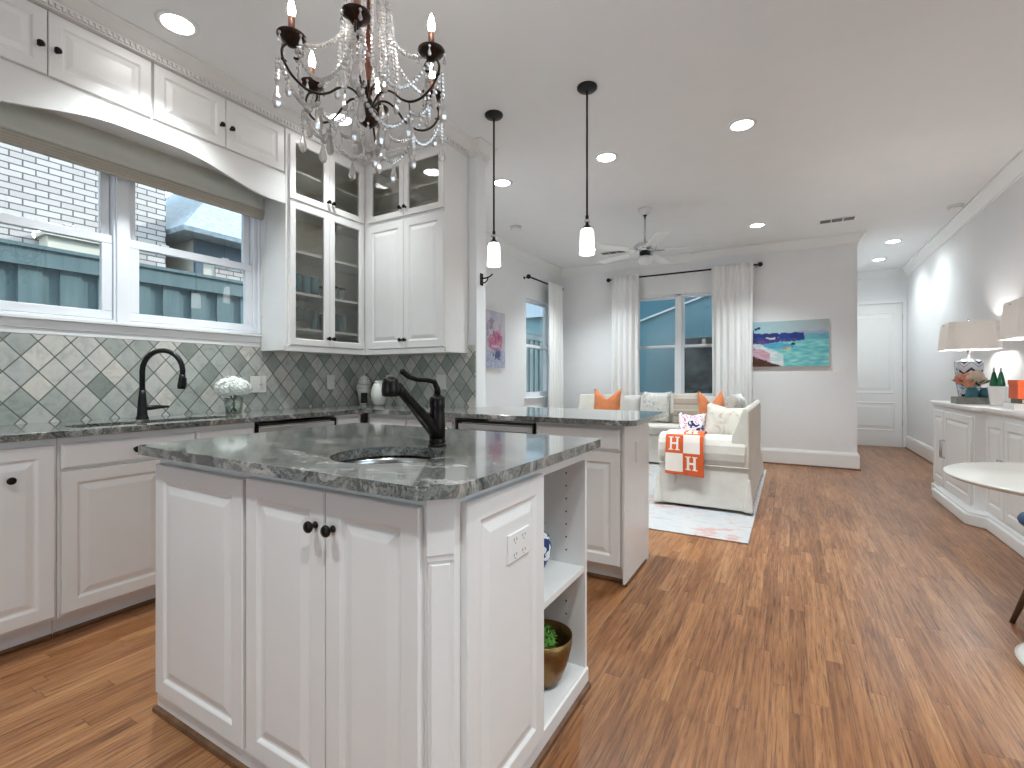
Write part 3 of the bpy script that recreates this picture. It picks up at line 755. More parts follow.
cover_plate('outlet_plate', 'outlet plate on the short tiled wall right of the white pot', RZ((-3.0, SY - 0.0165, 1.108), FNY), 0.075, 0.118, 'sw', 'cover plates on the backsplash')
cover_plate('outlet_plate', 'outlet plate on short tiled wall below the solid cupboard doors', RZ((-2.436, SY - 0.0165, 1.108), FNY), 0.10, 0.118, 'sw', 'cover plates on the backsplash')
cover_plate('outlet_plate', 'outlet plate on the white end panel of the peninsula', RZ((-0.7715, 2.80, 0.715), FX), 0.075, 0.118, 'sw', None, M['paint'])

# L-shaped worktop with peninsula
def rounded(pts, rads, n=5):
    out = []
    m = len(pts)
    for i, (p, r) in enumerate(zip(pts, rads)):
        p = Vector(p); a = (Vector(pts[i - 1]) - p).normalized(); b = (Vector(pts[(i + 1) % m]) - p).normalized()
        if r <= 0: out.append(tuple(p)); continue
        ang = a.angle(b); d = r / math.tan(ang / 2); c = p + (a + b).normalized() * (r / math.sin(ang / 2))
        s = (p + a * d) - c; e = (p + b * d) - c
        a0 = math.atan2(s.y, s.x); a1 = math.atan2(e.y, e.x); da = (a1 - a0 + PI) % (2 * PI) - PI
        for k in range(n + 1):
            t = a0 + da * k / n; out.append((c.x + r * math.cos(t), c.y + r * math.sin(t)))
    return out
outer = rounded([(WX + 0.011, 0.0), (-2.70, 0.0), (-2.70, 2.51), (-0.712, 2.51), (-0.712, 3.33), (-2.103, 3.33), (-2.103, SY - 0.011), (WX + 0.011, SY - 0.011)],
    [0, 0, 0.02, 0.06, 0.05, 0.01, 0, 0])
hole = rounded([(-3.00, 0.90), (-2.80, 0.90), (-2.80, 1.62), (-3.00, 1.62)], [0.04] * 4)
mb = MB(); mb.prism(outer, ZC, 0.914, holes=[hole])
tag(mb.build('countertop', M['granite'], bevel=0.009, seg=3), 'dark green granite worktop along window wall and over the peninsula', 'countertop')
mb = MB(); mb.box(-3.03, -2.785, 0.885, 1.635, 0.70, 0.706)
for a in ((-3.03, -3.024, 0.885, 1.635), (-2.791, -2.785, 0.885, 1.635), (-3.024, -2.791, 0.885, 0.891), (-3.024, -2.791, 1.629, 1.635)): mb.box(*a, 0.706, 0.8835)
tag(mb.build('kitchen_sink', M['steel']), 'stainless steel sink set under the worktop below the window', 'sink')
# kitchen faucet
t = thing('kitchen_faucet', 'tall black gooseneck faucet on the counter below the window', 'faucet', (-3.10, 1.275, 0.914))
c = (-3.10, 1.275)
mb = MB(); mb.lathe([(0.030, 0.0005), (0.030, 0.008), (0.026, 0.014), (0.024, 0.03), (0.021, 0.09), (0.017, 0.13), (0.0155, 0.16)], (c[0], c[1], 0.914)); mb.build('base', M['black'], t)
dx, dy = 0.88, 0.47
arc = [(c[0], c[1], 1.07)]
R = 0.115
for k in range(0, 15):
    a = PI - (PI * 1.06) * k / 14
    arc.append((c[0] + dx * (R + R * math.cos(a)), c[1] + dy * (R + R * math.cos(a)), 1.178 + R * math.sin(a)))
mb = MB(); mb.tube(arc, 0.0135, 12); mb.build('spout', M['black'], t)
p = Vector(arc[-1]); q = Vector(arc[-2]); d = (p - q).normalized()
mb = MB(); mb.tube([p - d * 0.005, p + d * 0.02, p + d * 0.06, p + d * 0.075], [0.0145, 0.017, 0.021, 0.019], 12); mb.box(p.x - 0.004 + 0.02, p.x + 0.028, p.y - 0.008, p.y + 0.008, p.z - 0.06, p.z - 0.015); mb.build('spray_head', M['black'], t)
mb = MB(); mb.tube([(c[0], c[1], 0.975), (c[0] + 0.012, c[1] + 0.03, 0.975), (c[0] + 0.025, c[1] + 0.06, 0.978), (c[0] + 0.04, c[1] + 0.10, 0.979), (c[0] + 0.045, c[1] + 0.112, 0.979)], [0.013, 0.014, 0.0115, 0.007, 0.006], 10); mb.build('lever', M['black'], t)

# ------------------------------------------------------------------ wall cabinets
UX = -3.0; UY = 2.79; UZ0, UZ1 = 1.335, 2.865
def over_unit(label, y0, y1, split, knob_z=2.625):
    t = thing('wall_cabinet', label, 'cabinet', (UX, y0, 2.54), 'small wall cabinets above the window')
    b = MB(); b.box(WX + 0.001, UX - 0.0205, y0 + 0.0005, y1 - 0.0005, 2.54, UZ1 - 0.001); b.build('body', M['paint'], t)
    panel_door(t, RZ((UX, y0 + 0.004, 2.557), FX), split - y0 - 0.006, 0.302, 0.052, knobs=[(split - y0 - 0.034, 0.125)])
    panel_door(t, RZ((UX, split + 0.002, 2.557), FX), y1 - split - 0.010, 0.302, 0.052, knobs=[(0.028, 0.125)])
over_unit('two-door white wall cabinet at the upper left edge, above the window', 0.438, 1.284, 0.856)
over_unit('two-door white wall cabinet above the window, beside the tall glass-door cupboard', 1.285, 2.077, 1.675)
# arched valance below them
N = 40
def arch_z(y):
    d = abs(y - 1.262); s = min(1, max(0, (d - 0.12) / 0.60)); s = s * s * (3 - 2 * s); return 2.448 - 0.105 * s
ys = [0.438 + (2.078 - 0.438) * i / N for i in range(N + 1)]
vs = []; fs = []
for x in (UX - 0.022, UX - 0.003):
    for y in ys: vs += [(x, y, arch_z(y)), (x, y, 2.5395)]
n2 = 2 * (N + 1)
for i in range(N):
    a = 2 * i
    fs += [(a, a + 1, a + 3, a + 2), (n2 + a, n2 + a + 2, n2 + a + 3, n2 + a + 1), (a, a + 2, n2 + a + 2, n2 + a), (a + 1, n2 + a + 1, n2 + a + 3, a + 3)]
fs += [(0, n2, n2 + 1, 1), (2 * N, 2 * N + 1, n2 + 2 * N + 1, n2 + 2 * N)]
mb = MB(); mb.add(vs, fs)
tag(mb.build('arched_valance', M['paint']), 'white arched valance board framing the top of the kitchen window', 'valance')
mb = MB(); mb.box(WX + 0.001, UX - 0.023, 0.438, 2.078, 2.475, 2.539); struct(mb.build('soffit', M['trim']))

# corner unit: carcass with shelves, two tiers, two faces
t = thing('corner_wall_cabinet', 'tall white corner wall cupboard with glass doors above and left, solid doors right', 'cabinet', (WX, UY, UZ0))
XR = -2.18
c = MB()
c.box(WX + 0.011, UX - 0.0205, 2.079, 2.097, UZ0, UZ1)                  # side panel by the window
c.box(WX + 0.011, UX - 0.0205, 2.097, SY - 0.011, UZ0, UZ0 + 0.045); c.box(UX - 0.0205, XR - 0.018, UY + 0.0205, SY - 0.011, UZ0, UZ0 + 0.045)
c.box(WX + 0.011, UX - 0.0205, 2.097, SY - 0.011, 2.355, 2.395); c.box(UX - 0.0205, XR - 0.018, UY + 0.0205, SY - 0.011, 2.355, 2.395)
c.box(WX + 0.011, UX - 0.0205, 2.097, SY - 0.011, UZ1 - 0.03, UZ1); c.box(UX - 0.0205, XR - 0.018, UY + 0.0205, SY - 0.011, UZ1 - 0.03, UZ1)
c.box(XR - 0.018, XR, UY + 0.0205, SY - 0.011, UZ0, UZ1)
c.build('body', M['paint'], t)
b = MB(); b.box(WX + 0.0105, WX + 0.020, 2.097, SY - 0.02, UZ0 + 0.045, UZ1 - 0.03); b.box(WX + 0.02, XR - 0.018, SY - 0.02, SY - 0.0105, UZ0 + 0.045, UZ1 - 0.03); b.build('back_panel', M['inside'], t)
ff = MB()   # face frame
ff.xf = Matrix.Identity(4)
ff.box(UX - 0.0205, UX - 0.001, 2.079, 2.114, UZ0, UZ1); ff.box(UX - 0.0205, UX - 0.001, 2.752, UY + 0.0, UZ0, UZ1)
ff.box(UX - 0.0205, UX - 0.001, 2.114, 2.752, UZ0, 1.382); ff.box(UX - 0.0205, UX - 0.001, 2.114, 2.752, 2.362, 2.396); ff.box(UX - 0.0205, UX - 0.001, 2.114, 2.752, 2.815, UZ1)
ff.box(UX - 0.0205, -2.945, UY + 0.001, UY + 0.0205, UZ0, UZ1); ff.box(XR - 0.02, XR, UY + 0.001, UY + 0.0205, UZ0, UZ1)
ff.box(-2.945, XR - 0.02, UY + 0.001, UY + 0.0205, UZ0, 1.382); ff.box(-2.945, XR - 0.02, UY + 0.001, UY + 0.0205, 2.35, 2.392); ff.box(-2.945, XR - 0.02, UY + 0.001, UY + 0.0205, 2.815, UZ1)
ff.build('face_frame', M['paint'], t)
glass_door(t, RZ((UX + 0.018, 2.100, 1.372), FX), 0.331, 0.998, knobs=[(0.312, 0.062)])
glass_door(t, RZ((UX + 0.018, 2.434, 1.372), FX), 0.331, 0.998, knobs=[(0.020, 0.062)])
glass_door(t, RZ((UX + 0.018, 2.100, 2.388), FX), 0.331, 0.440, knobs=[(0.312, 0.062)])
glass_door(t, RZ((UX + 0.018, 2.434, 2.388), FX), 0.331, 0.440, knobs=[(0.020, 0.062)])
panel_door(t, RZ((-2.952, UY - 0.018, 1.372), FNY), 0.383, 0.985, 0.056, knobs=[(0.362, 0.062)])
panel_door(t, RZ((-2.566, UY - 0.018, 1.372), FNY), 0.383, 0.985, 0.056, knobs=[(0.022, 0.062)])
glass_door(t, RZ((-2.952, UY - 0.018, 2.388), FNY), 0.383, 0.440, knobs=[(0.362, 0.062)])
glass_door(t, RZ((-2.566, UY - 0.018, 2.388), FNY), 0.383, 0.440, knobs=[(0.022, 0.062)])
for z in (1.50, 1.755, 2.05):
    s = MB(); s.box(WX + 0.021, UX - 0.025, 2.098, SY - 0.021, z - 0.018, z); s.build('shelf', M['paint'], t)
s = MB(); s.box(WX + 0.021, UX - 0.025, 2.098, SY - 0.021, 2.60, 2.615); s.box(UX - 0.025, XR - 0.02, UY + 0.03, SY - 0.021, 2.60, 2.615); s.build('shelf', M['paint'], t)
rail = MB(); rail.sweep([(UX + 0.018, 2.079), (UX + 0.018, UY - 0.018), (XR, UY - 0.018)], [(-0.03, UZ0 - 0.006), (-0.004, UZ0 - 0.006), (-0.002, UZ0 + 0.028), (-0.03, UZ0 + 0.028)]); rail.build('light_rail', M['paint'], t)
# glassware on the shelves
tum = MB(); tum.lathe([(0.001, 0.006), (0.026, 0.006), (0.026, 0.0), (0.029, 0.0), (0.031, 0.06), (0.033, 0.14), (0.031, 0.14), (0.028, 0.06), (0.026, 0.008), (0.001, 0.008)], seg=14, caps=False)
t0 = None
for i, (x, y, z) in enumerate([(-3.10, 2.165, 1.756), (-3.10, 2.24, 1.756), (-3.10, 2.315, 1.756), (-3.10, 2.39, 1.756), (-3.19, 2.20, 1.756), (-3.19, 2.28, 1.756), (-3.10, 2.50, 1.501), (-3.10, 2.575, 1.501), (-3.10, 2.65, 1.501), (-3.19, 2.54, 1.501), (-3.10, 2.385, 1.501)]):
    if t0 is None:
        t0 = tum.build('tumbler', M['blueglass'], None, fix=False); o = t0
    else:
        o = t0.copy(); COL.objects.link(o)
    o.location = (x, y, z)
    up = z > 1.7
    tag(o, 'tall blue glass tumbler in the row above the hanging stemware' if up else 'blue glass tumbler on the lowest shelf of the glass cupboard', 'glass', 'blue tumblers on the middle shelf' if up else 'blue tumblers on the lowest shelf')
wg = MB(); wg.lathe([(0.030, 0.0), (0.030, 0.002), (0.004, 0.006), (0.0035, 0.07), (0.008, 0.078), (0.030, 0.10), (0.036, 0.13), (0.030, 0.17), (0.029, 0.17), (0.035, 0.13), (0.028, 0.10), (0.005, 0.08)], seg=14, caps=False)
w0 = None
for i, (x, y) in enumerate([(-3.09, 2.16), (-3.09, 2.24), (-3.09, 2.32), (-3.17, 2.20), (-3.17, 2.28), (-3.17, 2.36)]):
    if w0 is None: w0 = wg.build('wine_glass', M['clearglass'], None, fix=False); o = w0
    else: o = w0.copy(); COL.objects.link(o)
    o.location = (x, y, 1.737); o.rotation_euler = (PI, 0, 0)
    tag(o, 'wine glass hanging upside down below the blue tumblers', 'glass', 'hanging wine glasses')
w0 = None
for i, (x, y) in enumerate([(-3.09, 2.49), (-3.09, 2.56), (-3.09, 2.63), (-3.17, 2.52), (-3.17, 2.60)]):
    g = MB(); g.lathe([(0.001, 0.004), (0.022, 0.004), (0.022, 0.0), (0.025, 0.0), (0.030, 0.10), (0.028, 0.10), (0.023, 0.006), (0.001, 0.006)], seg=14, caps=False)
    if w0 is None:
        w0 = thing('rimmed_glass', 'clear glass with a dark rim on the shelf behind the inner glass door', 'glass', (x, y, 1.756), 'dark rimmed glasses')
        b = g.build('bowl', M['clearglass'], w0, fix=False, local=True); r = MB(); r.lathe([(0.0275, 0.085), (0.031, 0.085), (0.0315, 0.102), (0.0275, 0.102), (0.0275, 0.085)], seg=14, caps=False); r.build('rim', M['black'], w0, local=True)
    else: dup(w0, (x, y, 1.756))

# crown with dentils around the wall cabinets
KP = [(UX, 0.0), (UX, UY - 0.018), (XR, UY - 0.018), (XR, SY), (-2.105, SY), (-2.105, SY + 0.13)]
KPROF = [(-0.02, H), (-0.02, UZ1 + 0.0005), (0.022, UZ1 + 0.0005), (0.022, UZ1 + 0.006), (0.016, UZ1 + 0.007), (0.016, UZ1 + 0.029), (0.026, UZ1 + 0.030), (0.028, UZ1 + 0.036), (0.045, UZ1 + 0.042), (0.085, UZ1 + 0.060), (0.115, UZ1 + 0.067), (0.115, H)]
mb = MB(); mb.sweep(KP, [(d + (0.0), z) for d, z in KPROF])
for i in range(112):
    y = 0.02 + i * 0.0245
    if y < UY - 0.05: mb.box(UX + 0.014, UX + 0.028, y, y + 0.0135, UZ1 + 0.009, UZ1 + 0.028)
for i in range(34):
    x = UX + 0.045 + i * 0.0245
    if x < XR: mb.box(x, x + 0.0135, UY - 0.046, UY - 0.032, UZ1 + 0.009, UZ1 + 0.028)
for i in range(8):
    y = UY - 0.03 + i * 0.0345; mb.box(XR + 0.014, XR + 0.028, y, y + 0.02, UZ1 + 0.009, UZ1 + 0.028)
struct(mb.build('trim_6', M['paint'], fix=True))

# roman shade
t = thing('roman_shade', 'cream roman shade gathered under the arched valance of the window', 'window shade', (WX + 0.02, 1.262, 2.24))
mb = MB()
yA, yB = 0.475, 2.052
pr = [(0.085, 2.468), (0.088, 2.40), (0.094, 2.345), (0.104, 2.330), (0.098, 2.322)]
mb.sheet([[(WX + d, y, z) for d, z in pr] for y in [yA + (yB - yA) * i / 20 for i in range(21)]]); mb.build('panel', M['shade1'], t, solid=0.006)
mb = MB()
for k in range(3):
    zt = 2.322 - k * 0.014; o = 0.098 - k * 0.004
    pr = [(o - 0.02, zt), (o, zt - 0.004), (o + 0.003, zt - 0.018), (o - 0.003, zt - 0.034), (o - 0.02, zt - 0.036)]
    mb.sheet([[(WX + d, y, z) for d, z in pr] for y in [yA + (yB - yA) * i / 20 for i in range(21)]])
mb.build('folded_stack', M['shade2'], t, solid=0.004)
mb = MB(); mb.box(WX + 0.05, WX + 0.09, yA, yB, 2.465, 2.474); mb.build('head_rail', M['shade1'], t)
mb = MB(); mb.tube([(WX + 0.10, 2.072, 2.30), (WX + 0.03, 2.072, 1.60), (WX + 0.028, 2.072, 1.10)], 0.0018, 6); mb.sphere((WX + 0.028, 2.072, 1.095), 0.008, 8, 6); mb.sphere((WX + 0.03, 2.072, 1.58), 0.008, 8, 6); mb.build('cord', M['shade1'], t)

# ------------------------------------------------------------------ things on the window counter
t = thing('glass_vase', 'low clear glass vase holding white hydrangeas on the window counter', 'vase', (-3.10, 1.78, 0.9145))
v = MB(); v.lathe([(0.001, 0.004), (0.040, 0.004), (0.042, 0.0), (0.046, 0.0), (0.052, 0.05), (0.058, 0.10), (0.0555, 0.10), (0.049, 0.05), (0.042, 0.006), (0.001, 0.006)], seg=24, caps=False); v.build('body', M['clearglass'], t, local=True, fix=False)
t = thing('hydrangea_bouquet', 'round bunch of white hydrangeas in a clear vase beside the faucet', 'flowers', (-3.10, 1.78, 0.925))
st = MB()
for k in range(5):
    a = k * 1.257; st.tube([(0.018 * math.cos(a), 0.018 * math.sin(a), 0.0), (-0.01 * math.cos(a), -0.01 * math.sin(a), 0.05), (0.035 * math.cos(a), 0.035 * math.sin(a), 0.12)], 0.0035, 6)
st.build('stems', M['leaf'], t, local=True)
def florets(mb, c, r, n, sc=(1, 1, 1), size=0.016, lo=-0.6):
    for i in range(n):
        z = lo + (1 - lo) * (i + 0.5) / n; a = i * 2.39996; rr = math.sqrt(max(0, 1 - z * z))
        nrm = Vector((rr * math.cos(a), rr * math.sin(a), z)); p = Vector(c) + Vector((nrm.x * r * sc[0], nrm.y * r * sc[1], nrm.z * r * sc[2])) * random.uniform(0.9, 1.08)
        u = nrm.orthogonal().normalized(); u = (Matrix.Rotation(random.random() * 6.28, 3, nrm) @ u); w = nrm.cross(u)
        for q in range(4):
            d = u * math.cos(q * PI / 2) + w * math.sin(q * PI / 2); e = u * math.cos(q * PI / 2 + PI / 4) + w * math.sin(q * PI / 2 + PI / 4); f = u * math.cos(q * PI / 2 - PI / 4) + w * math.sin(q * PI / 2 - PI / 4)
            mb.add([tuple(p), tuple(p + f * size * 0.75 + nrm * 0.003), tuple(p + d * size + nrm * 0.001), tuple(p + e * size * 0.75 + nrm * 0.003)], [(0, 1, 2, 3)])
for (x, y, z, r) in ((-0.005, -0.045, 0.150, 0.062), (0.0, 0.045, 0.148, 0.060), (0.045, 0.0, 0.155, 0.060), (-0.02, 0.0, 0.165, 0.060)):
    f = MB(); f.sphere((x, y, z), r * 0.86, 12, 8); florets(f, (x, y, z), r, 110); f.build('flower_head', M['petal'], t, local=True, fix=False)

t = thing('openwork_lantern', 'cream openwork lantern with domed lid in the counter corner', 'lantern', (-3.10, 2.87, 0.9145))
b = MB(); b.lathe([(0.030, 0), (0.034, 0.004), (0.040, 0.05), (0.050, 0.11), (0.062, 0.135), (0.062, 0.165), (0.050, 0.175), (0.050, 0.135), (0.040, 0.11), (0.034, 0.012), (0.001, 0.010)], seg=20); b.build('body', M['openwork'], t, local=True, fix=False)
d = MB()
for k in range(22):
    for z in (0.142, 0.152, 0.161):
        a = 2 * PI * (k + (0.5 if z == 0.152 else 0)) / 22; d.sphere((0.061 * math.cos(a), 0.061 * math.sin(a), z), 0.0038, 6, 4)
for k in range(14):
    for z, r in ((0.196, 0.0502), (0.212, 0.0455)):
        a = 2 * PI * k / 14; d.sphere((r * math.cos(a), r * math.sin(a), z), 0.0035, 6, 4)
d.build('opening', M['gap'], t, local=True)
w = MB(); w.xf = Matrix.Rotation(math.radians(-38), 4, 'Z'); w.box(0.015, 0.0525, -0.026, 0.026, 0.018, 0.105); w.build('window', M['gap'], t, local=True, bevel=0.004)
l = MB(); l.lathe([(0.052, 0.1755), (0.050, 0.20), (0.040, 0.225), (0.022, 0.240), (0.008, 0.246), (0.006, 0.256), (0.012, 0.263), (0.008, 0.272), (0.0001, 0.275)], seg=20); l.build('lid', M['openwork'], t, local=True)
t = thing('pot', 'cream ridged pot with narrow neck beside the openwork lantern', 'pot', (-2.93, 2.88, 0.9145))
prof = []
for i in range(26):
    u = i / 25; r = 0.034 + 0.034 * math.sin(PI * min(1, u * 1.08)) ** 0.8 if u < 0.86 else 0.040
    prof.append((r + 0.0012 * math.sin(i * 2.2), u * 0.205))
b = MB(); b.lathe(prof + [(0.034, 0.205), (0.030, 0.17), (0.001, 0.16)], seg=22); b.build('body', M['openwork'], t, local=True, fix=False)

# ------------------------------------------------------------------ island
IX0, IX1, IY0, IY1 = -1.872, -0.652, 0.823, 1.682
t = thing('island_cabinet', 'white kitchen island with raised panels, paired doors and open end shelves', 'kitchen island', (IX0, IY0, 0))
c = MB(); ch = 0.044
c.prism([(IX0, IY0), (IX1 - ch, IY0), (IX1, IY0 + ch), (IX1, 1.300), (IX1 - 0.02, 1.300), (IX1 - 0.02, IY0 + ch + 0.01), (IX1 - ch - 0.01, IY0 + 0.02), (IX0 + 0.02, IY0 + 0.02), (IX0 + 0.02, IY1 - 0.018), (IX1, IY1 - 0.018), (IX1, IY1), (IX0, IY1)], 0.02, ZC - 0.001)
c.box(-1.05, IX1 - 0.0005, 1.300, 1.316, 0.06, ZC - 0.001); c.box(-1.066, -1.05, 1.300, IY1 - 0.018, 0.06, ZC - 0.001)
c.box(-1.05, IX1 - 0.0, 1.316, IY1 - 0.018, 0.0602, 0.0745)                    # bottom deck
c.box(IX1 - 0.02, IX1, 1.316, IY1 - 0.018, 0.842, ZC - 0.001)
c.build('body', M['paint'], t)
pl = MB(); pl.sweep([(IX0, IY1), (IX0, IY0), (IX1 - ch, IY0), (IX1, IY0 + ch), (IX1, IY1), (IX0, IY1)][0:5], [(0.0, 0.02), (0.006, 0.02), (0.006, 0.066), (0.0, 0.072)]); pl.build('plinth', M['paint'], t)
sh = MB(); sh.sweep([(IX0, IY1), (IX0, IY0), (IX1 - ch, IY0), (IX1, IY0 + ch), (IX1, IY1)], [(-0.01, 0.001), (-0.01, 0.02), (0.006, 0.02), (0.016, 0.014), (0.018, 0.001)]); sh.build('shoe_moulding', M['wood'], t)
panel_door(t, RZ((-1.862, IY0 - 0.020, 0.075), FNY), 0.505, 0.775, 0.055, name='side_panel')
panel_door(t, RZ((-1.341, IY0 - 0.020, 0.075), FNY), 0.334, 0.782, 0.055, knobs=[(0.303, 0.694)])
panel_door(t, RZ((-1.003, IY0 - 0.020, 0.075), FNY), 0.303, 0.782, 0.055, knobs=[(0.030, 0.694)])
panel_door(t, RZ((IX1 + 0.020, 0.893, 0.075), FX), 0.392, 0.782, 0.055, name='end_panel')
# chamfered pilaster
pa = MB(); pa.xf = RZ((IX1 - ch, IY0, 0), 45)
L = ch * math.sqrt(2)
pa.box(0.004, L - 0.004, -0.010, 0.0, 0.075, 0.745); pa.box(0.0, L, -0.016, 0.0, 0.75, ZC - 0.002); pa.box(0.010, L - 0.010, -0.014, -0.010, 0.09, 0.73); pa.box(0.001, L - 0.001, -0.013, 0, 0.736, 0.752)
pa.build('pilaster', M['paint'], t, bevel=0.003)
s = MB(); s.box(-1.049, IX1 - 0.004, 1.3165, IY1 - 0.0185, 0.426, 0.446); s.build('shelf', M['paint'], t)
hl = MB()
for x in (IX1 - 0.075, -0.98):
    for k in range(14):
        z = 0.16 + k * 0.048
        if abs(z - 0.436) > 0.02:
            hl.xf = Matrix.Translation((x, IY1 - 0.0185, z)) @ Matrix.Rotation(PI / 2, 4, 'X'); hl.lathe([(0.0032, -0.0005), (0.0032, 0.001)], seg=8)
hl.build('peg_holes', M['gap'], t)
cover_plate('outlet_plate', 'white double outlet plate on the end panel of the island', RZ((IX1 + 0.0193, 1.125, 0.695), FX), 0.118, 0.075, 'outlet', None, M['paint'])
# island slab with round bar-sink opening
cx, cy, cr = -1.035, 1.052, 0.163
outer = rounded([(-1.905, 0.765), (-0.672, 0.765), (-0.607, 0.832), (-0.607, 1.722), (-1.905, 1.722)], [0.02, 0.035, 0.035, 0.018, 0.02])
hole = [(cx + cr * math.cos(2 * PI * k / 40), cy + cr * math.sin(2 * PI * k / 40)) for k in range(40)]
mb = MB(); mb.prism(outer, ZC, 0.914, holes=[hole])
tag(mb.build('island_countertop', M['granite'], bevel=0.010, seg=3), 'dark green polished granite slab on the kitchen island', 'countertop')
mb = MB(); mb.lathe([(cr + 0.02, 0.883), (cr + 0.008, 0.8835), (cr + 0.006, 0.86), (cr - 0.005, 0.76), (cr - 0.03, 0.735), (0.03, 0.728), (0.001, 0.727), (0.001, 0.724), (0.03, 0.725), (cr - 0.028, 0.731), (cr - 0.001, 0.757), (cr + 0.01, 0.86), (cr + 0.02, 0.880)], (cx, cy, 0), seg=40, caps=False)
tag(mb.build('bar_sink', M['steel'], fix=False), 'round steel bar sink sunk into the island granite', 'sink')
# island faucet
bx, by = -1.018, 1.262
t = thing('bar_faucet', 'black bar faucet with angled spout and curved lever on the island', 'faucet', (bx, by, 0.9145))
m = MB(); m.lathe([(0.031, 0.0), (0.031, 0.006), (0.026, 0.009), (0.029, 0.013), (0.029, 0.018), (0.026, 0.022), (0.027, 0.03)], (bx, by, 0.9145), 24); m.build('base', M['bronze'], t)
m = MB(); m.lathe([(0.027, 0.026), (0.027, 0.07), (0.0255, 0.11), (0.024, 0.125), (0.026, 0.13), (0.026, 0.160), (0.020, 0.166), (0.014, 0.170)], (bx, by, 0.9145), 24); m.build('body', M['bronze'], t)
sx, sy = -1.043, 1.098
sp = [Vector((bx, by, 0.955)).lerp(Vector((sx, sy, 1.116)), k / 10) for k in range(11)]
m = MB(); m.tube([(p.x, p.y, p.z) for p in sp], [0.024, 0.0235, 0.0225, 0.021, 0.0195, 0.018, 0.017, 0.0165, 0.016, 0.016, 0.016], 14); m.build('spout', M['bronze'], t)
m = MB(); m.lathe([(0.020, -0.040), (0.026, -0.036), (0.027, -0.020), (0.025, 0.0), (0.022, 0.012), (0.014, 0.020), (0.001, 0.022)], (sx - 0.003, sy - 0.024, 1.124), 20); m.tube([(sx, sy, 1.116), (sx - 0.003, sy - 0.024, 1.120)], 0.014, 12); m.build('spray_head', M['bronze'], t)
lv = [(bx, by, 1.08), (bx, by, 1.105), (bx - 0.003, by - 0.012, 1.128), (bx - 0.009, by - 0.045, 1.134), (bx - 0.016, by - 0.085, 1.136), (bx - 0.021, by - 0.115, 1.145), (bx - 0.025, by - 0.138, 1.160)]
m = MB(); m.tube(lv, [0.012, 0.0105, 0.009, 0.008, 0.008, 0.009, 0.0095], 12); m.sphere(lv[-1], 0.0105, 10, 8); m.build('lever', M['bronze'], t)
# things on the island shelves
t = thing('brass_bowl', 'brass bowl on the bottom shelf of the island', 'bowl', (-0.748, 1.515, 0.075))
m = MB(); m.lathe([(0.035, 0.0), (0.048, 0.004), (0.066, 0.03), (0.085, 0.08), (0.097, 0.130), (0.101, 0.170), (0.098, 0.170), (0.093, 0.130), (0.080, 0.08), (0.060, 0.035), (0.001, 0.012)], seg=32); m.build('body', M['gold'], t, local=True, fix=False)
m = MB(); m.sphere((-0.765, 1.505, 0.205), 0.062, 20, 14)
for i in range(260):
    z = random.uniform(-0.2, 1); a = random.uniform(0, 6.28); r = math.sqrt(1 - z * z)
    n = Vector((r * math.cos(a), r * math.sin(a), z)); p = Vector((-0.765, 1.505, 0.205)) + n * 0.062; u = n.orthogonal().normalized() * 0.006
    u = Matrix.Rotation(random.random() * 6.28, 3, n) @ u
    m.add([tuple(p - u), tuple(p + u), tuple(p + n * 0.014 + u * 0.5)], [(0, 1, 2)])
tag(m.build('moss_ball', M['moss'], fix=False), 'green moss ball lying in the brass bowl', 'moss ball')
m = MB(); m.lathe([(0.030, 0.0), (0.034, 0.006), (0.055, 0.05), (0.060, 0.085), (0.050, 0.12), (0.032, 0.14), (0.028, 0.155), (0.034, 0.165), (0.030, 0.165), (0.024, 0.15), (0.001, 0.14)], (-0.803, 1.56, 0.4465), 24)
tag(m.build('porcelain_jar', M['bluewhite'], fix=False), 'blue and white porcelain jar on the middle island shelf', 'jar')

# ------------------------------------------------------------------ pendants
def pendant(label, x, y):
    t = thing('pendant_light', label, 'pendant light', (x, y, H), 'pendant lights over the peninsula')
    m = MB(); m.lathe([(0.062, -0.0005), (0.062, -0.010), (0.055, -0.018), (0.020, -0.026), (0.008, -0.028)], seg=28); m.build('canopy', M['black'], t, local=True)
    m = MB(); m.tube([(0, 0, -0.02), (0, 0, -0.80)], 0.0065, 10); m.build('rod', M['black'], t, local=True)
    m = MB(); m.lathe([(0.010, -0.795), (0.011, -0.812), (0.009, -0.818)], seg=16); m.lathe([(0.009, -0.842), (0.010, -0.850), (0.018, -0.862), (0.030, -0.874), (0.032, -0.880)], seg=20); m.build('socket_cup', M['black'], t, local=True)
    m = MB(); m.sphere((0, 0, -0.830), 1, 16, 10, sc=(0.021, 0.021, 0.014)); m.build('collar', M['chrome'], t, local=True)
    m = MB(); m.lathe([(0.020, -0.872), (0.034, -0.880), (0.041, -0.895), (0.043, -0.93), (0.047, -1.035), (0.044, -1.035), (0.040, -0.93), (0.037, -0.897), (0.018, -0.876)], seg=28, caps=False); m.build('shade', M['milkglass'], t, local=True, fix=False)
    m = MB(); m.sphere((0, 0, -0.965), 1, 14, 10, sc=(0.024, 0.024, 0.036)); m.build('bulb', M['bulb'], t, local=True)
    return t
p1 = pendant('black rod pendant with milk glass shade, nearer the room and the chair side', -1.084, 2.80)
p2 = dup(p1, (-1.748, 2.775, H), 'black rod pendant with milk glass shade, beside the white corner cupboard')

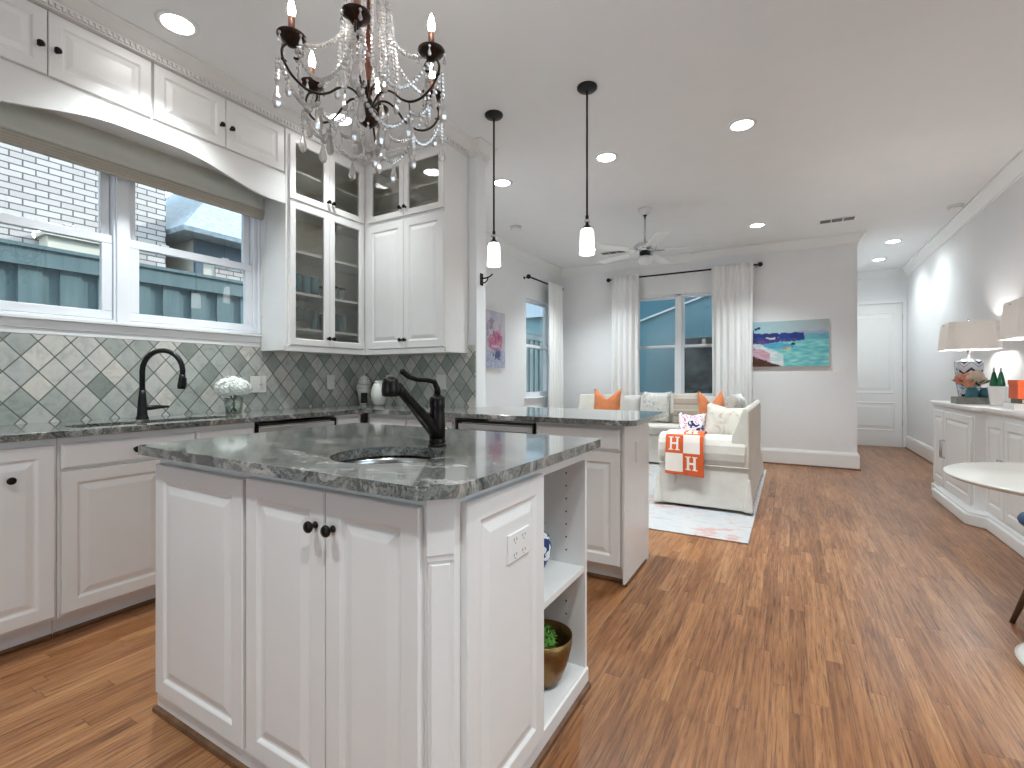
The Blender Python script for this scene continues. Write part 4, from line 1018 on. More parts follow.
# recessed lights
def downlight():
    t = thing('recessed_light', '', 'ceiling light', (0, 0, H), 'recessed ceiling lights')
    m = MB(); m.lathe([(0.070, -0.0005), (0.095, -0.0005), (0.094, -0.005), (0.074, -0.007), (0.070, -0.004)], seg=32, caps=False); m.build('trim_ring', M['trim'], t, local=True)
    m = MB(); m.lathe([(0.0705, -0.002), (0.0705, -0.0045), (0.0001, -0.0045)], seg=32); m.build('lens', M['lens'], t, local=True)
    return t
def beam(x, y, k=1.0):
    ld = bpy.data.lights.new('downlight_beam', 'SPOT'); ld.energy = DOWNLIGHT * k; ld.spot_size = math.radians(150 if y > 7 else 110); ld.spot_blend = 1.0
    ld.shadow_soft_size = 0.06; ld.color = (0.885, 0.975, 1.0)
    lo = bpy.data.objects.new('downlight_beam', ld); COL.objects.link(lo); lo.location = (x, y, H - 0.012)
d0 = downlight()
spots = [(-2.69, 1.26, 'recessed ceiling light nearest the small cabinets over the kitchen window'), (-2.70, 2.29, 'recessed ceiling light by the glass-door cupboard, seen through the chandelier'),
    (-0.293, 3.77, 'largest recessed light in open ceiling, between the near pendant and right wall'), (-1.293, 3.77, 'recessed ceiling light just right of the near pendant rod'), (-2.29, 3.78, 'recessed ceiling light just right of the far pendant rod'),
    (-0.333, 6.33, 'recessed ceiling light above the white curtain by the seascape'), (1.175, 7.97, 'recessed ceiling light at the hall mouth, nearer of the two hall lights'), (1.171, 9.08, 'recessed ceiling light closest to the white hall door'),
    (-2.414, 6.35, 'recessed ceiling light half hidden behind the near pendant shade'),
    (-1.30, -0.10, 'added recessed light behind the viewer over the kitchen'), (0.10, 0.10, 'added unseen recessed light above the viewer'), (0.75, 1.35, 'added unseen recessed light above the round table')]  # last three are out of view, added to brighten the room
for i, (x, y, l) in enumerate(spots):
    if i == 0: d0.location = (x, y, H); d0['label'] = l
    else: dup(d0, (x, y, H), l)
    beam(x, y, 0.30 if y > 7 else (0.34 if y > 2 else 0.80) if x < -2.5 or y > 7 else (0.75 if y < 1 else 1.0))      # hall and window-wall beams scaled down to avoid overlit surfaces

# ceiling vents, smoke alarms
def vent(label, x, y, rot):
    t = thing('ceiling_vent', label, 'vent', (x, y, H), 'ceiling air vents')
    m = MB(); m.box(-0.18, 0.18, -0.075, 0.075, -0.006, -0.0005); m.build('frame', M['trim'], t, local=True, bevel=0.002)
    for k in (-1, 0, 1):
        g = MB(); g.box(-0.054 + k * 0.112, 0.054 + k * 0.112 - 0.008, -0.058, 0.058, -0.0072, -0.006); g.build('grille', M['gap'], t, local=True)
        s = MB()
        for q in range(6): s.box(-0.054 + k * 0.112, 0.046 + k * 0.112, -0.050 + q * 0.018, -0.044 + q * 0.018, -0.0085, -0.0073)
        s.build('louvre', M['chrome'], t, local=True)
    t.rotation_euler = (0, 0, rot)
vent('rectangular ceiling vent above the seascape wall, right of the fan', 0.47, 6.57, 0.0)
vent('rectangular ceiling vent behind the ceiling fan blades', -2.18, 6.66, 0.0)
def smoke(label, x, y):
    t = thing('smoke_alarm', label, 'smoke alarm', (x, y, H), 'smoke alarms')
    m = MB(); m.lathe([(0.065, -0.0005), (0.065, -0.018), (0.050, -0.034), (0.001, -0.036)], seg=24); m.build('body', M['trim'], t, local=True)
    m = MB(); m.lathe([(0.060, -0.0262), (0.0605, -0.020), (0.062, -0.020), (0.061, -0.028)], seg=24, caps=False); m.build('vent_ring', M['chrome'], t, local=True)
smoke('small round smoke alarm on ceiling between the two pendants', -2.82, 4.97); smoke('small smoke alarm on ceiling beside the right wall crown', 1.50, 6.65)

# ceiling fan
t = thing('ceiling_fan', 'white five-blade ceiling fan over the living room', 'ceiling fan', (-1.333, 5.13, H))
m = MB(); m.lathe([(0.070, -0.0005), (0.068, -0.02), (0.045, -0.055), (0.022, -0.065)], seg=24); m.build('canopy', M['trim'], t, local=True)
m = MB(); m.tube([(0, 0, -0.06), (0, 0, -0.38)], 0.011, 10); m.build('downrod', M['chrome'], t, local=True)
m = MB(); m.lathe([(0.020, -0.06), (0.022, -0.072), (0.020, -0.075)], seg=16); m.build('collar', M['black'], t, local=True)
m = MB(); m.lathe([(0.03, -0.36), (0.09, -0.37), (0.118, -0.395), (0.120, -0.435), (0.100, -0.455), (0.060, -0.462)], seg=28); m.build('motor_housing', M['chrome'], t, local=True)
m = MB(); m.lathe([(0.058, -0.462), (0.058, -0.485), (0.040, -0.495), (0.001, -0.496)], seg=20); m.build('switch_housing', M['black'], t, local=True)
for k in range(5):
    a = math.radians(12 + 72 * k); xf = Matrix.Rotation(a, 4, 'Z')
    br = MB(); br.xf = xf; br.box(0.05, 0.20, -0.018, 0.018, -0.452, -0.446); b = br.build('blade_iron', M['chrome'], t, local=True)
    m = MB(); m.xf = xf @ Matrix.Translation((0, 0, -0.443)) @ Matrix.Rotation(math.radians(6), 4, 'X')
    m.prism(rounded([(0.17, -0.055), (0.66, -0.072), (0.66, 0.072), (0.17, 0.055)], [0.02, 0.05, 0.05, 0.02]), -0.004, 0.004); m.build('blade', M['trim'], t, local=True)
m = MB(); m.lathe([(0.040, -0.497), (0.068, -0.515), (0.076, -0.545), (0.060, -0.580), (0.030, -0.600), (0.001, -0.604)], seg=24); m.build('glass_shade', M['fanglass'], t, local=True)

# ------------------------------------------------------------------ chandelier
CX, CY = -1.305, 1.230
t = thing('chandelier', 'wrought iron chandelier with candle bulbs and crystal strands above the island', 'chandelier', (CX, CY, 0))
Z0 = 2.115
m = MB(); m.lathe([(0.001, Z0 - 0.125), (0.004, Z0 - 0.12), (0.008, Z0 - 0.105), (0.003, Z0 - 0.09), (0.010, Z0 - 0.078), (0.032, Z0 - 0.062), (0.040, Z0 - 0.04), (0.030, Z0 - 0.02), (0.016, Z0 - 0.010), (0.014, Z0 + 0.02), (0.001, Z0 + 0.02)], seg=20); m.build('hub', M['iron'], t, local=True)
m = MB(); m.lathe([(0.009, Z0 + 0.01), (0.007, Z0 + 0.08), (0.012, Z0 + 0.13), (0.016, Z0 + 0.19), (0.010, Z0 + 0.25), (0.007, Z0 + 0.32), (0.007, H - 0.03)], seg=14); m.build('stem', M['copper'], t, local=True)
m = MB(); m.lathe([(0.060, H - 0.001), (0.060, H - 0.012), (0.030, H - 0.035), (0.010, H - 0.04)], seg=24); m.build('canopy', M['iron'], t, local=True)
m = MB(); m.lathe([(0.008, Z0 + 0.47), (0.05, Z0 + 0.49), (0.062, Z0 + 0.515), (0.062, Z0 + 0.525), (0.055, Z0 + 0.525), (0.008, Z0 + 0.50)], seg=24); m.build('crown_ring', M['iron'], t, local=True)
for k in range(6):
    a = math.radians(k * 60 + 15); pts = []
    for i in range(12):
        u = i / 11; ang = -0.5 + 3.6 * u; rr = 0.026 * (1 - 0.55 * u); pts.append(((0.035 - rr * math.cos(ang)) * math.cos(a), (0.035 - rr * math.cos(ang)) * math.sin(a), Z0 + 0.035 + rr * math.sin(ang) + 0.02))
    m = MB(); m.tube(pts, 0.0028, 6); m.build('scroll', M['iron'], t, local=True)
def arm_pts():
    P = [(0.012, Z0 - 0.03), (0.022, Z0 + 0.005), (0.045, Z0 + 0.032), (0.075, Z0 + 0.038), (0.105, Z0 + 0.022), (0.135, Z0 - 0.006), (0.170, Z0 - 0.022), (0.210, Z0 - 0.018), (0.248, Z0 + 0.008), (0.272, Z0 + 0.045), (0.278, Z0 + 0.075), (0.268, Z0 + 0.098), (0.250, Z0 + 0.107), (0.232, Z0 + 0.100), (0.224, Z0 + 0.083), (0.231, Z0 + 0.068), (0.243, Z0 + 0.066)]
    out = []
    for i in range(len(P) - 1):
        p0 = P[max(0, i - 1)]; p1 = P[i]; p2 = P[i + 1]; p3 = P[min(len(P) - 1, i + 2)]
        for s in range(4):
            u = s / 4
            out.append(tuple(0.5 * (2 * p1[j] + (p2[j] - p0[j]) * u + (2 * p0[j] - 5 * p1[j] + 4 * p2[j] - p3[j]) * u * u + (-p0[j] + 3 * p1[j] - 3 * p2[j] + p3[j]) * u ** 3) for j in (0, 1)))
    return out + [P[-1]]
AP = [(r * 1.035, z) for r, z in arm_pts()]; RB = 0.258; ZB = Z0 + 0.110
def drop(mb, p, L, r, seg=6):
    x, y, z = p
    mb.lathe([(0.0008, 0), (r * 0.30, -0.06 * L), (r * 0.45, -0.25 * L), (r * 0.85, -0.55 * L), (r, -0.75 * L), (r * 0.7, -0.92 * L), (0.001, -L)], (x, y, z), seg, smooth=False, phase=random.random())
def bead(mb, p, r): mb.sphere(p, r, 6, 4, smooth=False)
NDROP = 0
def drop_part(parent, p, L, r):
    global NDROP; NDROP += 1
    m = MB(); bead(m, (p[0], p[1], p[2] - 0.006), 0.005); drop(m, (p[0], p[1], p[2] - 0.012), L, r); m.build('crystal_drop', M['crystal'], parent, local=True, fix=False)
def strand(parent, a, b, sag, n, r=0.0078):
    m = MB(); A = Vector(a); B = Vector(b)
    for i in range(n):
        u = (i + 0.5) / n; p = A.lerp(B, u); p.z -= sag * 4 * u * (1 - u); bead(m, p, r * random.uniform(0.85, 1.15))
    m.build('bead_strand', M['crystal'], parent, local=True, fix=False)
tips = []
for k in range(6):
    a = math.radians(-51 + 60 * k); ca, sa = math.cos(a), math.sin(a)
    m = MB(); m.tube([(r * ca, r * sa, z) for r, z in AP], [0.0042] * len(AP), 8); m.sphere((0.285 * ca, 0.285 * sa, Z0 + 0.05), 0.006, 8, 6); m.tube([(0.272 * ca, 0.272 * sa, Z0 + 0.046), (0.285 * ca, 0.285 * sa, Z0 + 0.05)], 0.003, 6); m.tube([(0.17 * ca, 0.17 * sa, Z0 - 0.022), (0.172 * ca, 0.172 * sa, Z0 - 0.048)], 0.002, 6)
    arm = m.build('arm', M['iron'], t, local=True)
    m = MB(); m.lathe([(0.010, -0.012), (0.014, -0.010), (0.020, 0.0), (0.038, 0.010), (0.046, 0.020), (0.0455, 0.022), (0.036, 0.013), (0.012, 0.006), (0.012, 0.0)], (RB * ca, RB * sa, ZB + 0.002), 24); m.build('bobeche', M['iron'], arm, local=True, fix=False)
    m = MB(); m.lathe([(0.0105, 0.006), (0.0105, 0.085)], (RB * ca, RB * sa, ZB), 14); m.build('candle_sleeve', M['copper'], arm, local=True)
    m = MB(); m.lathe([(0.007, 0.0855), (0.011, 0.098), (0.012, 0.110), (0.008, 0.130), (0.003, 0.145), (0.0005, 0.150)], (RB * ca, RB * sa, ZB), 12); m.build('candle_bulb', M['bulb'], arm, local=True)
    tips.append((RB * ca, RB * sa))
    for q in range(4):
        b = a + q * PI / 2 + 0.4; drop_part(t, (RB * ca + 0.044 * math.cos(b), RB * sa + 0.044 * math.sin(b), ZB + 0.016), 0.026, 0.0065)
    drop_part(t, (0.268 * ca, 0.268 * sa, Z0 + 0.005), 0.060, 0.012)
    drop_part(t, (0.172 * ca, 0.172 * sa, Z0 - 0.048), 0.090, 0.015)
    drop_part(t, (0.235 * ca, 0.235 * sa, Z0 + 0.06), 0.050, 0.008)
    strand(t, (0.290 * ca, 0.290 * sa, Z0 + 0.03), (0.172 * ca, 0.172 * sa, Z0 - 0.052), 0.055, 17)
    strand(t, (0.062 * ca, 0.062 * sa, Z0 + 0.27), (RB * ca, RB * sa, ZB + 0.02), 0.055, 20)
    strand(t, (0.30 * ca, 0.30 * sa, Z0 + 0.05), (0.302 * ca, 0.302 * sa, Z0 - 0.03), 0.0, 6)
    drop_part(t, (0.302 * ca, 0.302 * sa, Z0 - 0.03), 0.075, 0.015)
    b2 = math.radians(-51 + 60 * (k + 1)); cb, sb = math.cos(b2), math.sin(b2)
    strand(t, (0.245 * ca, 0.245 * sa, ZB - 0.01), (0.245 * cb, 0.245 * sb, ZB - 0.01), 0.13, 24)
    strand(t, (0.18 * ca, 0.18 * sa, Z0 - 0.05), (0.18 * cb, 0.18 * sb, Z0 - 0.05), 0.085, 18)
    am = (a + b2) / 2
    drop_part(t, (0.155 * math.cos(am), 0.155 * math.sin(am), Z0 - 0.135), 0.070, 0.014)
for k in range(18):
    a = math.radians(20 * k + 8); ca, sa = math.cos(a), math.sin(a)
    strand(t, (0.060 * ca, 0.060 * sa, Z0 + 0.50), ((0.105 if k % 2 else 0.070) * ca, (0.105 if k % 2 else 0.070) * sa, Z0 + (0.085 if k % 2 else 0.10)), -0.015, 30, 0.0074)
    if k % 2: drop_part(t, (0.105 * ca, 0.105 * sa, Z0 + 0.08), 0.065, 0.012)
    if k % 3 == 0: drop_part(t, (0.075 * ca, 0.075 * sa, Z0 + 0.515), 0.085, 0.013)
for k in range(8):
    a = math.radians(45 * k); r = 0.034 if k % 2 else 0.060
    drop_part(t, (r * math.cos(a), r * math.sin(a), Z0 - 0.055 - (0.02 if k % 2 else 0.0)), 0.095, 0.0165)
drop_part(t, (0, 0, Z0 - 0.125), 0.06, 0.012)


# ------------------------------------------------------------------ living room
mb = MB(); mb.box(-2.95, -0.245, 3.655, 6.70, 0.0005, 0.010)
o = mb.build('rug', M['rug'], bevel=0.004); tag(o, 'pale faded rug with soft coral marks under the sofas', 'rug')

def loft(mb, rects, mi=0):
    vs = []; fs = []
    for x0, x1, y0, y1, z in rects: vs += [(x0, y0, z), (x1, y0, z), (x1, y1, z), (x0, y1, z)]
    n = len(rects)
    for i in range(n - 1):
        for k in range(4):
            k2 = (k + 1) % 4; fs.append((i * 4 + k, i * 4 + k2, i * 4 + 4 + k2, i * 4 + 4 + k))
    fs.append((3, 2, 1, 0)); fs.append(tuple((n - 1) * 4 + k for k in range(4)))
    return mb.add(vs, fs, mi)
def extrude_y(mb, prof, y0, y1, mi=0):
    n = len(prof); vs = [(x, y0, z) for x, z in prof] + [(x, y1, z) for x, z in prof]
    fs = [tuple(range(n)), tuple(range(2 * n - 1, n - 1, -1))] + [(i, (i + 1) % n, n + (i + 1) % n, n + i) for i in range(n)]
    return mb.add(vs, fs, mi)
def sofa(label, xf, Lg, D, mat):
    t = thing('sofa', label, 'sofa', tuple(xf.translation), 'slipcovered sofas')
    b = MB(); b.xf = xf
    z0 = 0.011
    loft(b, [(-0.022, Lg + 0.022, -0.022, D + 0.012, z0 + 0.022), (-0.006, Lg + 0.006, -0.006, D + 0.004, 0.20), (0.006, Lg - 0.006, 0.006, D - 0.004, 0.385)])
    for x in (0.0, Lg):            # corner pleats of the skirt
        for y in (-0.0, D):
            loft(b, [(x - 0.045, x + 0.045, y - 0.040, y + 0.036, z0 + 0.020), (x - 0.012, x + 0.012, y - 0.010, y + 0.010, 0.30)])
    b.build('skirted_base', mat, t, bevel=0.012)
    f = MB(); f.xf = xf
    for x in (0.10, Lg - 0.10):
        for y in (0.10, D - 0.10): f.box(x - 0.03, x + 0.03, y - 0.03, y + 0.03, z0, z0 + 0.05)
    f.build('feet', M['wood'], t)
    for x0, sgn in ((0.0, 1), (Lg, -1)):
        pr = [(0.012, 0.385), (0.0, 0.40), (-0.012, 0.44), (-0.018, 0.50), (-0.012, 0.565), (0.012, 0.615), (0.055, 0.643), (0.11, 0.650), (0.165, 0.640), (0.195, 0.60), (0.20, 0.54), (0.195, 0.385)]
        a = MB(); a.xf = xf; extrude_y(a, [(x0 + sgn * x, z) for x, z in pr], -0.004, D - 0.02); a.build('arm', mat, t, bevel=0.02, seg=3)
        w = MB(); w.xf = xf; w.tube([(x0 - sgn * 0.002, 0.0, 0.388), (x0 - sgn * 0.002, D, 0.388)], 0.006, 6); w.build('piping', mat, t)
    k = MB(); k.xf = xf.copy()
    pr = [(D - 0.15, 0.385), (D - 0.135, 0.65), (D - 0.065, 0.84), (D - 0.050, 0.885), (D - 0.025, 0.895), (D - 0.002, 0.87), (D, 0.385)]
    n = len(pr); vs = [(0.0, y, z) for y, z in pr] + [(Lg, y, z) for y, z in pr]
    k.add(vs, [tuple(range(n)), tuple(range(2 * n - 1, n - 1, -1))] + [(i, (i + 1) % n, n + (i + 1) % n, n + i) for i in range(n)]); k.build('backrest', mat, t, bevel=0.02, seg=3)
    nc = 2; w = (Lg - 0.41) / nc
    for i in range(nc):
        c = MB(); c.xf = xf; x = 0.205 + i * w
        c.box(x + 0.003, x + w - 0.003, -0.01, D - 0.125, 0.388, 0.52); c.build('seat_cushion', mat, t, bevel=0.035, seg=3)
    return t
SA = (-1.025, 6.25)
sofa('cream slipcovered loveseat with its arm toward the kitchen and an orange throw on it', RZ((SA[0], SA[1], 0), FNX), 1.83, 0.735, M['slip'])
sofa('cream slipcovered sofa under the living-room window, seen beyond the peninsula', RZ((-2.85, 6.42, 0), FNY), 2.05, 0.68, M['slip'])

def pillow(name, label, mat, c, w, h, th, yaw, tilt, chop=0.0, group=None, roll=0.0):
    # upright pillow: local x width, z height, y thickness; yaw about z
    n = 14; mb = MB()
    xf = Matrix.Translation(c) @ Matrix.Rotation(yaw, 4, 'Z') @ Matrix.Rotation(tilt, 4, 'X') @ Matrix.Rotation(roll, 4, 'Y')
    mb.xf = xf
    for side in (-1, 1):
        g = []
        for i in range(n + 1):
            u = -1 + 2 * i / n; row = []
            for j in range(n + 1):
                v = -1 + 2 * j / n
                pin = 1 - 0.09 * (1 - abs(u) ** 2.0) * 0 - 0.07 * (1 - v * v) * abs(u) ** 4
                pz = 1 - 0.07 * (1 - u * u) * abs(v) ** 4
                t = (max(0, (1 - u ** 4)) * max(0, (1 - v ** 4))) ** 0.55
                x = u * w / 2 * pin; z = v * h / 2 * pz
                if v > -0.2: z -= chop * ((v + 0.2) / 1.2) ** 1.3 * max(0, 1 - abs(u) * 1.15) ** 1.1
                row.append((x, side * t * th / 2, z))
            g.append(row)
        mb.sheet(g)
    o = mb.build(name, mat)
    bm = bmesh.new(); bm.from_mesh(o.data); bmesh.ops.remove_doubles(bm, verts=bm.verts, dist=0.0005); bmesh.ops.recalc_face_normals(bm, faces=bm.faces); bm.to_mesh(o.data); bm.free()
    return tag(o, label, 'pillow', group)
pg = 'throw pillows on the sofas'
YA = -PI / 2
pillow('throw_pillow', 'orange velvet pillow with a deep chop on the loveseat, behind the patterned pillow', M['orange'], (-0.655, 5.03, 0.80), 0.31, 0.44, 0.13, 0.9, -0.12, 0.17, pg)
pillow('throw_pillow', 'small white pillow printed navy and pink, in front of the orange one on the loveseat', M['navyprint'], (-0.80, 4.78, 0.672), 0.25, 0.29, 0.11, 0.1, -0.25, 0.02, pg)
pillow('throw_pillow', 'plump beige print pillow leaning in the near corner of the loveseat', M['beigeprint'], (-0.505, 4.79, 0.715), 0.37, 0.37, 0.22, 0.08, -0.12, 0.02, pg, 0.12)
pillow('throw_pillow', 'floral pillow against the loveseat back, nearest the wall painting', M['floral'], (-0.515, 5.42, 0.76), 0.46, 0.46, 0.15, YA, -0.12, 0.03, pg)
pillow('throw_pillow', 'floral pillow farther along the back of the loveseat', M['floral'], (-0.515, 5.88, 0.75), 0.42, 0.44, 0.16, YA, -0.12, 0.02, pg)
pillow('throw_pillow', 'orange velvet pillow with a deep chop at the left end of the window sofa', M['orange'], (-2.33, 6.82, 0.755), 0.43, 0.46, 0.15, -0.05, -0.15, 0.15, pg)
pillow('throw_pillow', 'plain grey pillow beside the orange one on the window sofa', M['slipgrey'], (-1.97, 6.84, 0.71), 0.27, 0.38, 0.14, -0.1, -0.18, 0.02, pg)
pillow('throw_pillow', 'floral pillow in the middle of the window sofa under the mullion', M['floral'], (-1.61, 6.82, 0.74), 0.40, 0.44, 0.15, 0.0, -0.15, 0.02, pg)
pillow('throw_pillow', 'tan and brown striped pillow at the right end of the window sofa', M['tanstripe'], (-1.22, 6.80, 0.735), 0.33, 0.43, 0.14, 0.25, -0.15, 0.02, pg)

# throw over the arm: pattern of lettered blocks lives in the faces of one cloth
fine = []
raw = [(4.636, 0.53), (4.634, 0.64), (4.60, 0.662), (4.53, 0.666), (4.45, 0.660), (4.405, 0.632), (4.394, 0.58), (4.388, 0.50), (4.384, 0.30)]
for i in range(len(raw) - 1):
    a, b = raw[i], raw[i + 1]; k = max(1, int(math.hypot(b[0] - a[0], b[1] - a[1]) / 0.0042))
    for q in range(k): fine.append((a[0] + (b[0] - a[0]) * q / k, a[1] + (b[1] - a[1]) * q / k))
fine.append(raw[-1])
acc = [0.0]
for i in range(1, len(fine)): acc.append(acc[-1] + math.hypot(fine[i][0] - fine[i - 1][0], fine[i][1] - fine[i - 1][1]))
TL = acc[-1]; TX0, TX1 = -0.955, -0.642; nx = 76
mb = MB(); base = []
for i, (y, z) in enumerate(fine):
    row = []
    for j in range(nx + 1):
        u = j / nx; x = TX0 + (TX1 - TX0) * u
        hang = max(0, min(1, (0.60 - z) / 0.3)) if y < 4.5 else 0
        row.append((x + 0.012 * hang * (u - 0.3), y - 0.006 * hang * math.sin(u * 9.0) - 0.004, z - 0.012 * hang * u))
    base.append(row)
vs = [p for r in base for p in r]; fs = []; mi = []
nv = nx + 1; CW = 0.143; RHt = 0.163; bot = 0.022
def H_glyph(u, v):
    # serif capital H in unit cell
    st = 0.085
    if 0.14 < v < 0.86:
        for c in (0.31, 0.69):
            if abs(u - c) < st * 0.75: return True
        if abs(v - 0.5) < 0.055 and 0.31 < u < 0.69: return True
        if v < 0.20 or v > 0.80:
            for c in (0.31, 0.69):
                if abs(u - c) < 0.145: return True
    return False
for i in range(len(fine) - 1):
    s = TL - 0.5 * (acc[i] + acc[i + 1]) - bot          # height above the lower border
    for j in range(nx):
        x = (TX1 - TX0) * (j + 0.5) / nx
        fs.append((i * nv + j, i * nv + j + 1, (i + 1) * nv + j + 1, (i + 1) * nv + j))
        if s < 0 or x > 2 * CW + 0.004: mi.append(0); continue
        c = int(x / CW); r = int(s / RHt); u = x / CW - c; v = s / RHt - r
        orange = (c + r) % 2 == 1
        if orange: mi.append(1 if H_glyph(u, v) else 0)
        else: mi.append(0 if (u < 0.03 and c > 0) or v < 0.025 or v > 0.985 else 1)
mb.add(vs, fs, 0, True); mb.mi = mi
o = mb.build('throw_blanket', [M['throw_o'], M['throw_c']], solid=0.010); tag(o, 'orange and cream checked throw with letter H blocks over the loveseat arm', 'blanket')

# curtains and rods
def curtain(label, p0, p1, z0, z1, folds, amp, flare, nrm):
    nU = folds * 10; g = []
    for i in range(nU + 1):
        u = i / nU; col = []
        for k in range(25):
            v = k / 24; z = z1 + (z0 - z1) * v
            a = amp * (0.75 + 0.5 * v) * math.sin(u * folds * 2 * PI + 0.5 * math.sin(v * 3.0)) + 0.006 * math.sin(u * 23 + v * 2)
            uu = 0.5 + (u - 0.5) * (1 + flare * v)
            x = p0[0] + (p1[0] - p0[0]) * uu + nrm[0] * a; y = p0[1] + (p1[1] - p0[1]) * uu + nrm[1] * a
            col.append((x, y, z))
        g.append(col)
    mb = MB(); mb.sheet(g)
    return tag(mb.build('curtain', M['curtain'], solid=0.003, fix=False), label, 'curtain', 'white floor-length curtains')
curtain('white curtain panel left of the two-pane back window', (-2.37, 7.160), (-1.95, 7.160), 0.02, 2.69, 5, 0.026, 0.08, (0, 1))
curtain('white curtain panel between the back window and the seascape canvas', (-0.94, 7.160), (-0.42, 7.160), 0.02, 2.69, 6, 0.026, -0.06, (0, 1))
curtain('white curtain panel at the side window by the room corner', (-3.162, 6.56), (-3.162, 7.10), 0.02, 2.605, 6, 0.026, 0.04, (1, 0))
def rod(label, a, b, wall, diamond):
    t = thing('curtain_rod', label, 'curtain rod', tuple(a), 'black curtain rods')
    m = MB(); m.tube([a, b], 0.0125, 10); m.build('rod', M['black'], t)
    d = (Vector(b) - Vector(a)).normalized()
    for p, s in ((Vector(a), -1), (Vector(b), 1)):
        m = MB(); q = p + d * s * 0.018
        m.sphere(tuple(q), 0.034, 8 if diamond else 14, 4 if diamond else 10, smooth=not diamond); m.build('finial', M['black'], t)
        q = p - d * s * 0.03; w = Vector(wall(q)); m = MB(); m.tube([tuple(q), tuple(w)], 0.007, 8); n = (w - q).normalized()
        m.tube([tuple(w), tuple(w - n * 0.006)], 0.022, 14); m.build('bracket', M['chrome' if diamond else 'black'], t)
rod('long black curtain rod with faceted ends over the back window', (-2.42, 7.20, 2.66), (-0.36, 7.20, 2.66), lambda q: (q.x, BY - 0.001, q.z), True)
rod('short black curtain rod over the side window in the room corner', (-3.20, 6.02, 2.58), (-3.20, 7.12, 2.58), lambda q: (WX + 0.001, q.y, q.z), False)
# iron hook on the stub wall end
t = thing('wall_hook', 'small black iron hook on the wall end beside the far pendant', 'hook', (-2.105, 3.155, 1.92))
m = MB(); m.box(-2.1045, -2.098, 3.135, 3.175, 1.87, 1.965); m.build('plate', M['black'], t, bevel=0.002)
m = MB(); m.tube([(-2.10, 3.155, 1.925), (-2.06, 3.155, 1.925), (-2.02, 3.155, 1.935), (-2.00, 3.155, 1.95)], 0.006, 8); m.tube([(-2.10, 3.155, 1.89), (-2.07, 3.155, 1.89), (-2.05, 3.155, 1.905), (-2.04, 3.155, 1.928)], 0.005, 8); m.build('arm', M['black'], t)

# paintings: canvas with its own painted colours
def canvas(name, label, xf, w, h, d, fn, nx, nz):
    t = thing(name, label, 'painting', tuple(xf.translation))
    m = MB(); m.xf = xf; m.box(0, w, 0.001, d, 0, h); m.build('stretcher', M['paper'], t)
    m = MB(); m.xf = xf
    g = [[(w * i / nx, 0.0, h * j / nz) for j in range(nz + 1)] for i in range(nx + 1)]
    m.sheet(g); o = m.build('canvas', M['canvas'], t, fix=False)
    ca = o.data.color_attributes.new('paint', 'FLOAT_COLOR', 'POINT')
    for i in range(nx + 1):
        for j in range(nz + 1):
            ca.data[i * (nz + 1) + j].color = (*[max(0, min(1, c)) ** 2.2 for c in fn(i / nx, j / nz)], 1)
    return t
def nz2(x, y, s): return noise.noise(Vector((x * s, y * s, 3.7)))
def lerp3(a, b, k): return tuple(p + (q - p) * k for p, q in zip(a, b))
def seascape(u, v):
    n = nz2(u, v, 9); n2 = nz2(u * 0.4, v, 26); u2 = u + 0.04 * n; v2 = v + 0.035 * n2 + 0.015 * nz2(u, v, 40)
    hill = 0.76 - 0.06 * u + 0.035 * nz2(u, 0.3, 7); hill = hill if u2 < 0.70 else 0
    low = 0.50 + 0.10 * u
    if v2 > 0.70 and not (v2 < hill):
        c = lerp3((0.62, 0.78, 0.82), (0.66, 0.68, 0.67), min(1, u * 0.9 + 0.2 * n))
        if v2 < 0.76 and u > 0.62: c = (0.60, 0.62, 0.74)
    elif hill and low < v2 < hill + 0.02:
        c = lerp3((0.08, 0.22, 0.52), (0.14, 0.16, 0.42), 0.5 + n)
        if v2 < 0.62 and u < 0.6: c = lerp3(c, (0.55, 0.35, 0.50), 0.55 if n2 > 0.12 else (0.0 if n2 > -0.1 else 0.3))
        if 0.20 < u2 < 0.36 and 0.59 < v2 < 0.65 and n2 > -0.05: c = (0.78, 0.76, 0.78)
    elif v2 > 0.58 and u > 0.62:
        c = lerp3((0.30, 0.55, 0.66), (0.42, 0.68, 0.70), 0.5 + n)
    else:
        c = lerp3((0.34, 0.66, 0.70), (0.56, 0.80, 0.77), 0.5 + 0.9 * n2)
        if 0.40 < v2 < 0.52 and 0.15 < u < 0.55: c = lerp3(c, (0.15, 0.50, 0.72), 0.6)
        beach = 0.44 - 0.75 * max(0, u - 0.10)
        if u < 0.42 and v2 < beach + 0.06: c = (0.82, 0.84, 0.86) if n2 > 0 else (0.70, 0.80, 0.80)
        if u < 0.24 and v2 < beach - 0.02: c = lerp3((0.80, 0.66, 0.74), (0.72, 0.56, 0.60), 0.5 + n2)
        if v2 < 0.24 - 0.62 * u: c = lerp3((0.22, 0.10, 0.09), (0.36, 0.22, 0.13), 0.5 + n2)
    if math.hypot(u - 0.09 , (v - 0.86) * 0.7) < 0.022 or math.hypot(u - 0.05, (v - 0.84) * 0.8) < 0.02 or (u < 0.025 and 0.5 < v < 0.82): c = (0.10, 0.20, 0.36)
    if math.hypot(u - 0.55, v - 0.49) < 0.028: c = (0.12, 0.16, 0.30)
    if 0.40 < u < 0.52 and 0.37 < v < 0.43: c = (0.66, 0.55, 0.50) if u < 0.47 else (0.80, 0.70, 0.42)
    return c
canvas('seascape_canvas', 'unframed seascape canvas of a blue headland and turquoise bay on the back wall', RZ((-0.44, BY - 0.036, 1.295), FNY), 0.872, 0.60, 0.035, seascape, 110, 76)
